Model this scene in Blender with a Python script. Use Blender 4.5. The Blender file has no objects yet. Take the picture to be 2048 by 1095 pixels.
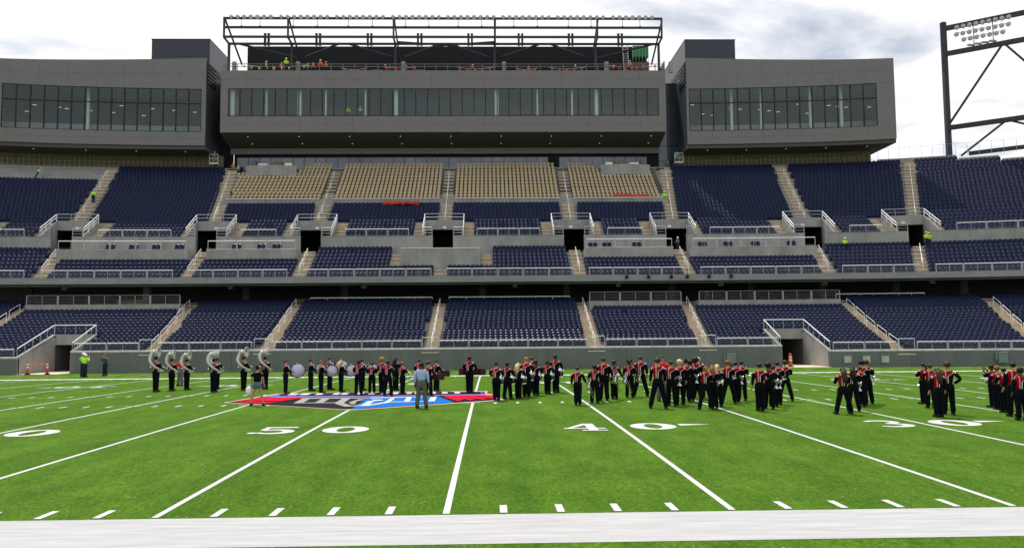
import bpy, math, random
import numpy as np
from mathutils import Vector, Matrix
R = math.radians
random.seed(7); rng = np.random.default_rng(7)
D = bpy.data
sc = bpy.context.scene
COL = sc.collection
YD = .9144

# ------------------------------------------------------------------ camera
cam = D.objects.new('camera', D.cameras.new('camera')); COL.objects.link(cam)
PITCH, YAW, ROLL = .0748609, .0267544, -.0083393
F = Vector((math.sin(YAW)*math.cos(PITCH), math.cos(YAW)*math.cos(PITCH), math.sin(PITCH)))
Rt = Vector((math.cos(YAW), -math.sin(YAW), 0)); Up = Rt.cross(F)
R2 = Rt*math.cos(ROLL)+Up*math.sin(ROLL); U2 = -Rt*math.sin(ROLL)+Up*math.cos(ROLL)
m = Matrix((R2, U2, -F)).transposed().to_4x4(); m.translation = Vector((5.282, -13.61, 2.774))
cam.matrix_world = m
cam.data.sensor_width = 36; cam.data.lens = 36*1695.5/2048
cam.data.clip_start = .2; cam.data.clip_end = 4000
sc.camera = cam

# ------------------------------------------------------------------ light
SUN_EL, SUN_AZ = R(63.5), math.atan2(-.30, .954)      # sun behind the far stand, slightly left
w = D.worlds.new('World'); sc.world = w; w.use_nodes = True
nt = w.node_tree; nt.nodes.clear()
def N(t, **k):
    n = nt.nodes.new(t)
    for a, b in k.items(): setattr(n, a, b)
    return n
sky = N('ShaderNodeTexSky', sky_type='NISHITA', sun_disc=False, sun_elevation=SUN_EL, sun_rotation=SUN_AZ)
sky.air_density = 1.0; sky.dust_density = 1.4
tc = N('ShaderNodeTexCoord')
sep = N('ShaderNodeSeparateXYZ'); nt.links.new(tc.outputs['Generated'], sep.inputs[0])
# project the view direction on a cloud layer
mx = N('ShaderNodeMath', operation='MAXIMUM'); mx.inputs[1].default_value = .06; nt.links.new(sep.outputs[2], mx.inputs[0])
comb = N('ShaderNodeCombineXYZ')
for i in (0, 1):
    dv = N('ShaderNodeMath', operation='DIVIDE'); nt.links.new(sep.outputs[i], dv.inputs[0]); nt.links.new(mx.outputs[0], dv.inputs[1]); nt.links.new(dv.outputs[0], comb.inputs[i])
def noise(scale, detail, rough, off, dist=0):
    mp = N('ShaderNodeMapping'); mp.inputs['Location'].default_value = off; nt.links.new(comb.outputs[0], mp.inputs[0])
    n = N('ShaderNodeTexNoise'); n.inputs['Scale'].default_value = scale; n.inputs['Detail'].default_value = detail
    n.inputs['Roughness'].default_value = rough; n.inputs['Distortion'].default_value = dist
    nt.links.new(mp.outputs[0], n.inputs['Vector']); return n
n1 = noise(.55, 7, .55, (3.1, 1.7, 0), .3)
cr = N('ShaderNodeValToRGB'); cr.color_ramp.elements[0].position = .32; cr.color_ramp.elements[1].position = .46
nt.links.new(n1.outputs['Fac'], cr.inputs[0])
n2 = noise(1.1, 6, .6, (9.2, 4.4, 2), .4)
cr2 = N('ShaderNodeValToRGB'); cr2.color_ramp.elements[0].position = .34; cr2.color_ramp.elements[1].position = .52
cr2.color_ramp.elements[0].color = (9.9, 10.0, 10.4, 1); cr2.color_ramp.elements[1].color = (12.2, 12.2, 12.3, 1)
nt.links.new(n2.outputs['Fac'], cr2.inputs[0])
mixc = N('ShaderNodeMixRGB'); nt.links.new(cr.outputs[0], mixc.inputs[0]); nt.links.new(sky.outputs[0], mixc.inputs[1]); nt.links.new(cr2.outputs[0], mixc.inputs[2])
bg = N('ShaderNodeBackground'); bg.inputs[1].default_value = .09
nt.links.new(mixc.outputs[0], bg.inputs[0])
nt.links.new(bg.outputs[0], N('ShaderNodeOutputWorld').inputs[0])
sun = D.objects.new('sun', D.lights.new('sun', 'SUN')); COL.objects.link(sun)
sun.data.energy = 4.2; sun.data.angle = R(.5); sun.data.color = (1, .96, .9)
sd = Vector((math.sin(SUN_AZ)*math.cos(SUN_EL), math.cos(SUN_AZ)*math.cos(SUN_EL), math.sin(SUN_EL)))
sun.rotation_euler = sd.to_track_quat('Z', 'Y').to_euler(); sun.location = (-40, 150, 150)
sc.view_settings.view_transform = 'Standard'; sc.view_settings.look = 'None'
sc.view_settings.exposure = 0; sc.view_settings.gamma = 1; sc.view_settings.use_curve_mapping = False

# ------------------------------------------------------------------ materials
def mat(name, col, rough=.7, metal=0, var=0, vs=2.0, bump=0, bs=40, col2=None, spec=.22, emit=None, stretch=None):
    m = D.materials.new(name); m.use_nodes = True; t = m.node_tree; b = t.nodes['Principled BSDF']
    b.inputs['Base Color'].default_value = (*col, 1); b.inputs['Roughness'].default_value = rough
    b.inputs['Metallic'].default_value = metal; b.inputs['Specular IOR Level'].default_value = spec
    if emit: b.inputs['Emission Color'].default_value = (*emit[:3], 1); b.inputs['Emission Strength'].default_value = emit[3]
    if var or bump:
        g = t.nodes.new('ShaderNodeNewGeometry'); mp = t.nodes.new('ShaderNodeMapping'); t.links.new(g.outputs['Position'], mp.inputs[0])
        if stretch: mp.inputs['Scale'].default_value = stretch
    if var:
        n = t.nodes.new('ShaderNodeTexNoise'); n.inputs['Scale'].default_value = vs; n.inputs['Detail'].default_value = 5; n.inputs['Roughness'].default_value = .65
        t.links.new(mp.outputs[0], n.inputs['Vector'])
        r = t.nodes.new('ShaderNodeValToRGB'); r.color_ramp.elements[0].position = .3; r.color_ramp.elements[1].position = .7
        c2 = col2 or [c*(1-var) for c in col]
        r.color_ramp.elements[0].color = (*c2, 1); r.color_ramp.elements[1].color = (*[min(1, c*(1+var*.4)) for c in col], 1)
        t.links.new(n.outputs['Fac'], r.inputs[0]); t.links.new(r.outputs[0], b.inputs['Base Color'])
    if bump:
        n = t.nodes.new('ShaderNodeTexNoise'); n.inputs['Scale'].default_value = bs; n.inputs['Detail'].default_value = 3
        t.links.new(mp.outputs[0], n.inputs['Vector'])
        bp = t.nodes.new('ShaderNodeBump'); bp.inputs['Strength'].default_value = bump; bp.inputs['Distance'].default_value = .02
        t.links.new(n.outputs['Fac'], bp.inputs['Height']); t.links.new(bp.outputs[0], b.inputs['Normal'])
    return m
M = dict(
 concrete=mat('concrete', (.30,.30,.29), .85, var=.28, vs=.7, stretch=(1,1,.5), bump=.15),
 wall=mat('painted_field_wall', (.135,.152,.148), .75, var=.2, vs=.6, stretch=(1,1,.35), bump=.1),
 fascia=mat('deck_fascia_concrete', (.25,.26,.26), .8, var=.18, vs=.5, stretch=(1,1,3)),
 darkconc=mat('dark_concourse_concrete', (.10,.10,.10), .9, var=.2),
 step=mat('sunlit_tan_step', (.53,.44,.325), .85, var=.25, vs=3, bump=.1),  # tan of sunlight on the concrete steps put into the base colour
 blue=mat('navy_seat_plastic', (.0065,.0125,.047), .38, var=.15, vs=.6, spec=.16),
 tan=mat('tan_seat_plastic', (.42,.34,.205), .55, var=.08, vs=.6),
 steel=mat('galvanised_steel', (.42,.43,.44), .45, .5, var=.1),
 alu=mat('bare_aluminium_rail', (.86,.86,.86), .45, 0),
 panel=mat('taupe_metal_panel', (.178,.174,.172), .62, .1, var=.07, vs=.5),
 soffit=mat('dark_soffit', (.085,.08,.07), .8),
 frame=mat('dark_window_frame', (.02,.022,.025), .4, .3),
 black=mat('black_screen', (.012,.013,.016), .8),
 bsteel=mat('painted_dark_steel', (.045,.045,.055), .45, .3, var=.15),
 rib=mat('ribbed_slate_cladding', (.06,.068,.085), .55, .2),
 ribl=mat('ribbed_grey_cladding', (.16,.165,.17), .55, .2),
 stud=mat('wall_sheathing', (.17,.14,.085), .9, var=.2, vs=.9),
 studm=mat('steel_stud', (.45,.40,.30), .5, .2),
 white=mat('white_paint', (.78,.78,.76), .6, var=.06),
 green=mat('green_board', (.04,.22,.08), .8, var=.2),
 lamp=mat('floodlight_glass', (.60,.60,.62), .3, 0, var=.3, vs=9),
 lampb=mat('floodlight_housing', (.30,.30,.31), .5, .2),
 glow=mat('lit_ceiling_lamp', (.9,.9,.85), .5, emit=(1,.96,.85,.45)),
 inner=mat('room_interior', (.27,.29,.29), .8, var=.2, vs=.4),
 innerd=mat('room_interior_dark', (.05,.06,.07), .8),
 elec=mat('green_grey_cabinet', (.16,.21,.20), .5),
 orange=mat('safety_orange_plastic', (.75,.10,.03), .6),
 hiv=mat('lime_safety_cloth', (.42,.85,.03), .8), hio=mat('orange_safety_cloth', (.85,.13,.03), .8),
 red=mat('red_plastic_sheet', (.45,.05,.035), .55, var=.3, vs=3, bump=.6, bs=6),
 jblack=mat('black_uniform_cloth', (.005,.006,.010), .9, spec=.04), shoe=mat('black_shoe', (.01,.01,.01), .4),
 skin=mat('skin', (.42,.24,.16), .6), skind=mat('dark_skin', (.10,.05,.03), .55),
 navy=mat('navy_cloth', (.012,.016,.04), .85), denim=mat('denim', (.10,.14,.22), .85, var=.2, vs=20), khaki=mat('grey_green_trousers', (.10,.105,.085), .85),
 shirt=mat('pale_blue_shirt', (.36,.44,.72), .8, var=.12, vs=8), redc=mat('red_shirt_cloth', (.62,.015,.02), .8), teal=mat('dark_teal_sweater', (.05,.10,.10), .9, var=.3, vs=8),
 bag=mat('white_plastic_bag', (.8,.8,.84), .4), brass=mat('silver_plated_brass', (.62,.62,.60), .22, .9), tuba=mat('white_fibreglass', (.45,.45,.42), .22, .3),
 drumb=mat('black_drum_shell', (.012,.012,.012), .25), drumr=mat('dark_red_drum_shell', (.055,.008,.010), .3), drumh=mat('drum_head', (.50,.53,.66), .5), chrome=mat('chrome', (.75,.75,.75), .18, 1),
 h_black=mat('black_hair', (.008,.007,.006), .6), h_brown=mat('brown_hair', (.045,.025,.014), .6), h_blond=mat('blond_hair', (.62,.43,.20), .6), h_red=mat('auburn_hair', (.22,.07,.025), .6), h_orange=mat('orange_curly_hair', (.34,.15,.045), .8),
 hatw=mat('white_hard_hat', (.85,.85,.85), .3), haty=mat('yellow_hard_hat', (.85,.55,.05), .35), grey=mat('grey_cloth', (.12,.12,.13), .85), cymb=mat('bronze_cymbal', (.55,.47,.33), .4, .6),
 yel=mat('yellow_flag', (.8,.7,.03), .8), pink=mat('pink_red_flag', (.85,.05,.08), .8),
 tarp2=mat('pale_lit_curb', (.50,.50,.47), .9, var=.35, vs=2.5),  # paler than the other concrete: bounced light put into the curb colour
 tarp=mat('light_concrete_floor', (.66,.55,.42), .9, var=.1),
)
def glassmat(name, tint, gl=.16):
    m = D.materials.new(name); m.use_nodes = True; t = m.node_tree; t.nodes.clear()
    o = t.nodes.new('ShaderNodeOutputMaterial'); mx = t.nodes.new('ShaderNodeMixShader'); g = t.nodes.new('ShaderNodeBsdfGlossy'); tr = t.nodes.new('ShaderNodeBsdfTransparent')
    g.inputs['Roughness'].default_value = .04; g.inputs['Color'].default_value = (.75,.85,.82,1); tr.inputs[0].default_value = (*tint, 1)
    mx.inputs[0].default_value = gl
    t.links.new(tr.outputs[0], mx.inputs[1]); t.links.new(g.outputs[0], mx.inputs[2]); t.links.new(mx.outputs[0], o.inputs[0]); return m
M['glass'] = glassmat('tinted_window_glass', (.68,.78,.78), .065)
M['bglass'] = mat('blue_tinted_glass', (.035,.055,.085), .12, 0, var=.5, vs=.25, spec=.8)
M['cglass'] = mat('club_window_glass', (.20,.22,.26), .15, 0, var=.6, vs=.13, col2=(.025,.045,.08), spec=.7)

# ------------------------------------------------------------------ helpers
def cv(x):
    x = abs(x); return .0025*max(0, x-25)**2 + .0049*max(0, x-50)**2
def cva(x):
    a = abs(x); d = .005*max(0, a-25)+.0098*max(0, a-50); return -math.atan(math.copysign(d, x))
def field_z(y):
    return max(-.02, .128*(1-((y-24.4)/24.4)**2))
class MB:
    def __init__(s, warp=False): s.v=[]; s.f=[]; s.w=warp
    def add(s, vs, fs):
        n=len(s.v); s.v += [tuple(a) for a in vs]; s.f += [tuple(i+n for i in f) for f in fs]; return s
    def box(s, x0,x1,y0,y1,z0,z1):
        if x0>x1: x0,x1=x1,x0
        k = 1
        if s.w and max(abs(x0),abs(x1))>25: k = max(1, int((x1-x0)/2.5))
        for i in range(k):
            pass
        xs=[x0+(x1-x0)*i/k for i in range(k+1)]
        vs=[]; fs=[]
        for x in xs: vs += [(x,y0,z0),(x,y1,z0),(x,y1,z1),(x,y0,z1)]
        for i in range(k):
            a=4*i
            for j in range(4): fs.append((a+j, a+4+j, a+4+(j+1)%4, a+(j+1)%4))
        fs += [(0,1,2,3),(4*k+3,4*k+2,4*k+1,4*k)]
        return s.add(vs, fs)
    def prism(s, pts, d0, d1, axis='y'):      # pts 2d polygon, extruded
        n=len(pts)
        if axis=='y': vs=[(a,d0,b) for a,b in pts]+[(a,d1,b) for a,b in pts]
        elif axis=='x': vs=[(d0,a,b) for a,b in pts]+[(d1,a,b) for a,b in pts]
        else: vs=[(a,b,d0) for a,b in pts]+[(a,b,d1) for a,b in pts]
        return s.add(vs, [tuple(range(n)), tuple(range(2*n-1,n-1,-1))]+[(i,i+n,(i+1)%n+n,(i+1)%n) for i in range(n)])
    def tube(s, path, r, n=6, cap=True):
        P=[Vector(p) for p in path]; rs = r if hasattr(r,'__len__') else [r]*len(P); vs=[]; fs=[]
        up=None
        for i,p in enumerate(P):
            t=(P[min(i+1,len(P)-1)]-P[max(i-1,0)]).normalized()
            if up is None: up = t.orthogonal().normalized()
            a=(up-t*up.dot(t)).normalized() if (up-t*up.dot(t)).length>1e-4 else t.orthogonal().normalized(); up=a; b=t.cross(a)
            for k in range(n):
                th=2*math.pi*(k+.5)/n; vs.append(p+(a*math.cos(th)+b*math.sin(th))*rs[i])
        for i in range(len(P)-1):
            for k in range(n): fs.append((i*n+k, i*n+(k+1)%n, (i+1)*n+(k+1)%n, (i+1)*n+k))
        if cap: fs += [tuple(range(n-1,-1,-1)), tuple((len(P)-1)*n+k for k in range(n))]
        return s.add(vs, fs)
    def beam(s, p, q, wd, h=None):            # rectangular bar between two points
        p,q=Vector(p),Vector(q); h=h or wd; t=(q-p).normalized(); u=Vector((0,0,1)) if abs(t.z)<.95 else Vector((1,0,0))
        a=t.cross(u).normalized()*wd/2; b=a.cross(t).normalized()*h/2
        vs=[p+a+b,p-a+b,p-a-b,p+a-b,q+a+b,q-a+b,q-a-b,q+a-b]
        return s.add(vs,[(0,1,2,3),(7,6,5,4),(0,4,5,1),(1,5,6,2),(2,6,7,3),(3,7,4,0)])
    def lathe(s, prof, n=16, mtx=None, cap=True):    # prof: (r,z)
        vs=[]; fs=[]
        for r,z in prof:
            for k in range(n):
                th=2*math.pi*k/n; v=Vector((r*math.cos(th), r*math.sin(th), z)); vs.append(mtx@v if mtx else v)
        for i in range(len(prof)-1):
            for k in range(n): fs.append((i*n+k, i*n+(k+1)%n, (i+1)*n+(k+1)%n, (i+1)*n+k))
        if cap: fs += [tuple(range(n-1,-1,-1)), tuple((len(prof)-1)*n+k for k in range(n))]
        return s.add(vs, fs)
    def ball(s, c, rad, n=10, m=7, jit=0):
        c=Vector(c); rad = rad if hasattr(rad,'__len__') else (rad,)*3; vs=[]; fs=[]
        for i in range(m+1):
            ph=math.pi*i/m
            for k in range(n):
                th=2*math.pi*k/n; j=1+random.uniform(-jit,jit); vs.append(c+Vector((rad[0]*math.sin(ph)*math.cos(th), rad[1]*math.sin(ph)*math.sin(th), rad[2]*math.cos(ph)))*j)
        for i in range(m):
            for k in range(n): fs.append((i*n+k,(i+1)*n+k,(i+1)*n+(k+1)%n,i*n+(k+1)%n))
        return s.add(vs, fs)
    def mesh(s, name, ma, loc=(0,0,0), smooth=False):
        me=D.meshes.new(name); lx,ly,lz=loc
        if s.w: vs=[(x-lx, y-cv(x)-ly, z-lz) for x,y,z in s.v]
        else: vs=[(x-lx,y-ly,z-lz) for x,y,z in s.v]
        me.from_pydata(vs,[],s.f); me.materials.append(ma)
        if smooth: me.polygons.foreach_set('use_smooth',[True]*len(me.polygons))
        me.update(); return me
def tag(o, label=None, cat=None, group=None, kind=None):
    if label: o['label']=label
    if cat: o['category']=cat
    if group: o['group']=group
    if kind: o['kind']=kind
    return o
def thing(name, label, cat, loc=(0,0,0), rz=0, group=None):
    o=D.objects.new(name,None); COL.objects.link(o); o.location=loc; o.rotation_euler=(0,0,rz); o.empty_display_size=.2
    return tag(o,label,cat,group)
def part(name, mb, ma, parent=None, smooth=False, world=True, label=None, kind=None):
    loc = tuple(parent.location) if (parent is not None and world) else (0,0,0)
    if parent is not None and world and parent.parent: loc = tuple(Vector(loc)+parent.parent.location)
    me = mb if isinstance(mb, bpy.types.Mesh) else mb.mesh(name, ma, loc, smooth)
    o=D.objects.new(name,me); COL.objects.link(o)
    if parent is not None: o.parent=parent
    return tag(o,label,kind=kind)
def struct(name, mb, ma): return part(name, mb, ma, kind='structure')
def copy_to(o, parent=None, **kw):
    c=o.copy(); COL.objects.link(c); c.parent=parent
    for ch in o.children: copy_to(ch, c)
    return c

# ------------------------------------------------------------------ turf, markings
def turfmat():
    m=D.materials.new('artificial_turf'); m.use_nodes=True; t=m.node_tree; b=t.nodes['Principled BSDF']; b.inputs['Roughness'].default_value=.75; b.inputs['Specular IOR Level'].default_value=.03
    L=t.links.new; g=t.nodes.new('ShaderNodeNewGeometry')
    def nz(sc_, det, st=(1,1,1), rough=.6):
        mp=t.nodes.new('ShaderNodeMapping'); mp.inputs['Scale'].default_value=st; L(g.outputs['Position'], mp.inputs[0])
        n=t.nodes.new('ShaderNodeTexNoise'); n.inputs['Scale'].default_value=sc_; n.inputs['Detail'].default_value=det; n.inputs['Roughness'].default_value=rough; L(mp.outputs[0], n.inputs['Vector']); return n
    def ramp(n, p0, c0, p1, c1):
        r=t.nodes.new('ShaderNodeValToRGB'); r.color_ramp.elements[0].position=p0; r.color_ramp.elements[1].position=p1; r.color_ramp.elements[0].color=(*c0,1); r.color_ramp.elements[1].color=(*c1,1); L(n.outputs['Fac'], r.inputs[0]); return r
    fine=ramp(nz(34,4,(1,.55,1),.8), .30,(.030,.080,.005), .72,(.122,.25,.020))
    mid=ramp(nz(1.3,5,(1,.5,1)), .3,(.70,.76,.72), .7,(1.16,1.10,1.08))
    big=ramp(nz(.35,3,(1.6,.25,1)), .3,(.86,.88,.86), .7,(1.1,1.08,1.06))
    band=ramp(nz(.5,2,(2.2,.02,1)), .35,(.90,.93,.92), .65,(1.08,1.05,1.04))
    def mul(a,b_):
        x=t.nodes.new('ShaderNodeMixRGB'); x.blend_type='MULTIPLY'; x.inputs[0].default_value=1; L(a.outputs[0],x.inputs[1]); L(b_.outputs[0],x.inputs[2]); return x
    det=ramp(nz(13,5,(1,.45,1),.8), .36,(.60,.68,.55), .64,(1.30,1.24,1.4))
    c=mul(mul(mul(mul(fine,det),mid),big),band)
    vo=t.nodes.new('ShaderNodeTexVoronoi'); vo.inputs['Scale'].default_value=6; L(g.outputs['Position'],vo.inputs['Vector'])
    lt=t.nodes.new('ShaderNodeMath'); lt.operation='LESS_THAN'; lt.inputs[1].default_value=.10; L(vo.outputs['Distance'],lt.inputs[0])
    sx=t.nodes.new('ShaderNodeMath'); sx.operation='GREATER_THAN'; sx.inputs[1].default_value=.86
    sc_=t.nodes.new('ShaderNodeSeparateColor'); L(vo.outputs['Color'],sc_.inputs[0]); L(sc_.outputs[0],sx.inputs[0])
    mu=t.nodes.new('ShaderNodeMath'); mu.operation='MULTIPLY'; L(lt.outputs[0],mu.inputs[0]); L(sx.outputs[0],mu.inputs[1])
    mx=t.nodes.new('ShaderNodeMixRGB'); L(mu.outputs[0],mx.inputs[0]); L(c.outputs[0],mx.inputs[1]); mx.inputs[2].default_value=(.42,.56,.26,1); L(mx.outputs[0],b.inputs['Base Color'])  # pale specks are sun glints painted into the turf colour
    n=nz(60,3,(1,.6,1)); bp=t.nodes.new('ShaderNodeBump'); bp.inputs['Strength'].default_value=.9; bp.inputs['Distance'].default_value=.03; L(n.outputs['Fac'],bp.inputs['Height']); L(bp.outputs[0],b.inputs['Normal'])
    return m
M['turf']=turfmat()
M['paint']=mat('white_turf_paint', (.56,.56,.56), .8, var=.2, vs=14, bump=.8, bs=50, stretch=(1,.6,1))
M['paint2']=mat('worn_white_turf_paint', (.46,.46,.465), .8, var=.22, vs=1.5, bump=.5, bs=60, stretch=(.5,5,1))
def sheet(name, x0,x1,y0,y1,off,ma,kind='structure', st=1.0):
    mb=MB(); ny=max(1,int((y1-y0)/st)); nx=1
    for j in range(ny+1):
        y=y0+(y1-y0)*j/ny; mb.v += [(x0,y,field_z(y)+off),(x1,y,field_z(y)+off)]
    mb.f=[(2*j,2*j+1,2*j+3,2*j+2) for j in range(ny)]
    return part(name,mb,ma,kind=kind)
gmb=MB(); gmb.box(-1500,1500,-600,1500,-3,-.9); struct('ground',gmb,M['darkconc'])
sheet('turf_field',-75,80,-40,59,0,M['turf'],st=1.0)
ap=MB(); ap.box(-75,80,59,74,-.4,-.02); 
for s_ in (): pass
struct('turf_apron', ap, M['turf'])
def poly(name, pts, off, ma, parent=None):
    mb=MB(); mb.v=[(x,y,field_z(y)+off) for x,y in pts]; mb.f=[tuple(range(len(pts)))]
    return part(name,mb,ma,parent,kind=None if parent else 'structure',world=False)
sheet('near_sideline_stripe',-60,60,-1.83,0,.006,M['paint2'])
sheet('far_sideline_stripe',-60,60,48.77,50.3,.006,M['paint'])
for n in range(-45,46,5): sheet('yard_line', n*YD-.055, n*YD+.055, .1, 48.67, .005, M['paint'])
tm=MB()
for n in range(-45,46):
    if n%5==0: continue
    for y0,y1 in ((.1,.71),(20.95,21.56),(27.2,27.81),(48.06,48.67)):
        tm.v += [(n*YD-.055,y0,field_z(y0)+.005),(n*YD+.055,y0,field_z(y0)+.005),(n*YD+.055,y1,field_z(y1)+.005),(n*YD-.055,y1,field_z(y1)+.005)]
tick0=None
for n in range(-45,46):
    if n%5==0: continue
    for y0 in (.1,20.95,27.2,48.06):
        if tick0 is None:
            b=MB(); b.v=[(-.06,0,0),(.06,0,0),(.06,.61,0),(-.06,.61,0)]; b.f=[(0,1,2,3)]; tick0=b.mesh('hash_mark',M['paint'])
        o=D.objects.new('hash_mark',tick0); COL.objects.link(o); o.location=(n*YD,y0,field_z(y0+.3)+.006); o['kind']='structure'
for n in range(-45,46,5):
    for y in (21.25,27.5):
        b=MB(); zz=field_z(y)+.011; b.v=[(n*YD-.3,y-.05,zz),(n*YD+.3,y-.05,zz),(n*YD+.3,y+.05,zz),(n*YD-.3,y+.05,zz)]; b.f=[(0,1,2,3)]; part('cross_mark',b,M['paint'],kind='structure')
yl=MB()
for x in np.arange(-58,58,1.83):
    yl.v += [(x,53.6,.0),(x+1.2,53.6,.0),(x+1.2,53.72,.0),(x,53.72,.0)]; a=len(yl.v)-4; yl.f.append((a,a+1,a+2,a+3))
part('yellow_dashed_line',yl,mat('yellow_turf_paint',(.62,.60,.12),.8),kind='structure')
yl=MB()
for x in np.arange(-57,58,2.6):
    yl.v += [(x,56.5,.0),(x+1.0,56.5,.0),(x+1.0,56.65,.0),(x,56.65,.0)]; a=len(yl.v)-4; yl.f.append((a,a+1,a+2,a+3))
part('white_dashed_line',yl,M['paint'],kind='structure')
# digits in a 1.3 x 1.83 box, as ribbons of quads
def ribbon(path, wd):
    out=[]; P=[Vector(p) for p in path]; L_=[]; R_=[]
    for i,p in enumerate(P):
        t=(P[min(i+1,len(P)-1)]-P[max(i-1,0)]).normalized(); nrm=Vector((-t.y,t.x)); w_=wd[i] if hasattr(wd,'__len__') else wd
        L_.append(p+nrm*w_/2); R_.append(p-nrm*w_/2)
    return [(R_[i],R_[i+1],L_[i+1],L_[i]) for i in range(len(P)-1)]
def arc(cx,cy,rx,ry,a0,a1,n=14): return [(cx+rx*math.cos(R(a0+(a1-a0)*i/n)), cy+ry*math.sin(R(a0+(a1-a0)*i/n))) for i in range(n+1)]
def rect(x0,x1,y0,y1): return [(Vector((x0,y0)),Vector((x1,y0)),Vector((x1,y1)),Vector((x0,y1)))]
DIG={'0': ribbon(arc(0,0,.47,.74,0,360,32), [.20+.22*abs(math.cos(2*math.pi*i/32)) for i in range(33)]),
 '5': rect(-.45,.52,.66,.91)+rect(-.45,-.27,.02,.66)+ribbon(arc(.02,-.32,.45,.46,140,-150,18),[.16+.18*math.sin(math.pi*i/18) for i in range(19)])+rect(-.62,-.40,-.80,-.5),
 '4': rect(.08,.36,-.91,.91)+rect(-.12,.62,-.91,-.74)+rect(-.62,.62,-.42,-.24)+[(Vector((-.62,-.42)),Vector((-.36,-.24)),Vector((.30,.91)),Vector((.04,.91)))],
 '3': ribbon(arc(0,.42,.42,.38,150,-90,16),[.15+.16*math.sin(math.pi*i/16) for i in range(17)])+ribbon(arc(0,-.42,.46,.40,90,-150,16),[.15+.18*math.sin(math.pi*i/16) for i in range(17)]),
 '2': ribbon(arc(0,.42,.42,.38,160,-40,14)+[(-.4,-.74)],.24)+rect(-.55,.6,-.91,-.68), '1': rect(-.15,.15,-.91,.91)}
def digit(ch, cx, cy, flip):
    mb=MB(); s=-1 if flip else 1; zz=.008
    for q in DIG[ch]:
        a=len(mb.v)
        for v in q:
            x,y=cx+s*v.x, cy+s*v.y; mb.v.append((x,y,field_z(y)+zz))
        mb.f.append((a,a+1,a+2,a+3)); zz+=.0001
    part('yard_number',mb,M['paint'],kind='structure')
for n in range(-40,41,10):
    val=str(50-abs(n)); X=n*YD
    for cy,fl in ((11.9,False),(36.87,True)):
        a,b=(val[0],val[1]) if not fl else (val[1],val[0])
        digit(a,X-1.08,cy,fl); digit(b,X+1.0,cy,fl)
        if n:
            sg=1 if n>0 else -1; yy=cy+(.35 if not fl else -.35); x0=X+sg*1.85
            poly('direction_arrow',[(x0,yy-.23),(x0+sg*1.0,yy),(x0,yy+.23)] if sg>0 else [(x0,yy+.23),(x0+sg*1.0,yy),(x0,yy-.23)],.008,M['paint'])
# midfield logo
LG={'border': [(-5.99,22.81),(0.07,18.44),(0.4,18.62),(4.33,21.42),(5.89,22.62),(5.46,26.41),(5.15,26.83),(5.15,28.98),(-1.03,29.4),(-5.2,28.7)],
'black': [(-5.84,22.87),(-3.92,21.58),(-3.64,21.25),(-0.22,18.82),(0.35,18.85),(3.96,21.5),(5.67,22.85),(5.2,25.61),(4.81,26.78),(4.79,28.45),(-1.02,28.9),(-4.98,28.32)],
'purple': [(-5.22,26.0),(-5.03,28.2),(-4.89,28.18),(-4.62,26.66),(-0.29,26.2),(5.0,26.62),(5.2,25.9),(2.88,25.64),(-0.19,25.5),(-4.36,25.7)],
'blue': [(0.04,18.98),(-0.19,25.27),(2.86,25.54),(3.81,21.55),(0.33,19.04)],
'b1': [(4.79,28.45),(4.91,28.45),(4.93,26.76),(4.81,26.78)],'b2': [(4.91,28.45),(5.02,28.45),(5.03,26.74),(4.93,26.76)],
'silver1': [(-2.88,22.19),(-3.1,25.0),(-2.75,25.0),(-2.5,22.15)],'silver2': [(-2.01,22.08),(-2.2,24.84),(-1.85,24.81),(-1.66,22.04)],
'silver3': [(-3.2,25.15),(-0.17,24.99),(-0.09,24.43),(-3.14,24.5)],'silver4': [(-2.88,22.19),(-1.08,22.15),(-1.06,21.83),(-2.83,21.9)],
'silver5': [(-1.1,21.57),(-1.28,24.73),(-0.93,24.77),(-0.74,21.71),(-0.19,20.36),(0.21,21.0),(0.31,20.12),(-0.4,19.93)],
'silver6': [(-0.59,22.08),(-0.45,23.93),(-0.06,23.66),(-0.37,22.65),(-0.17,21.19),(-0.34,21.1)],
'w1': [(1.69,22.09),(1.55,24.77),(1.79,24.74),(1.92,22.07)],'w2': [(2.70,22.19),(2.62,25.08),(2.89,25.05),(2.96,22.17)],
'w3': [(1.14,22.17),(2.77,22.3),(2.79,22.05),(1.17,21.85)],'w4': [(-0.05,24.78),(2.88,25.06),(2.9,24.77),(-0.04,24.27)],
'w5': [(0.18,20.06),(0.13,22.58),(0.42,22.54),(0.44,20.63),(0.9,21.88),(0.9,24.18),(1.1,24.16),(1.14,21.66),(0.52,20.09)],'w6': [(0.14,23.42),(0.65,23.34),(0.74,22.91),(0.42,22.54)]}
lp=lambda n,c: mat(n,c,.95,spec=.05,var=.18,vs=10,bump=.6,bs=50)
LC=dict(border=lp('logo_pink_white',(.58,.40,.36)),black=lp('logo_black',(.018,.018,.02)),purple=lp('logo_purple',(.16,.15,.42)),blue=lp('logo_blue',(.005,.14,.50)),b1=None,b2=None)
LC['b1']=LC['blue']; LC['b2']=lp('logo_red',(.50,.008,.03)); SIL=lp('logo_silver',(.30,.295,.28))
lg=thing('midfield_logo','red, black and blue crest painted across the fifty yard line','field logo',(0,22,0)); lg['kind']='structure'; del lg['category']
def lgp(name,pts,off,ma):
    mb=MB(); mb.v=[(x,y-22,field_z(y)+off) for x,y in pts]; mb.f=[tuple(range(len(pts)))]; part(name,mb,ma,lg,world=False)
off=.012
for k,pts in LG.items():
    off+=.0012; ma=LC.get(k) or (SIL if k.startswith('s') else M['paint']); lgp({'border':'outline','black':'black_field','purple':'purple_band','blue':'blue_field'}.get(k,'letter_stroke' if k[0] in 'sw' else 'band_end'),pts,off+(.004 if k!='border' else 0),ma)
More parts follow.
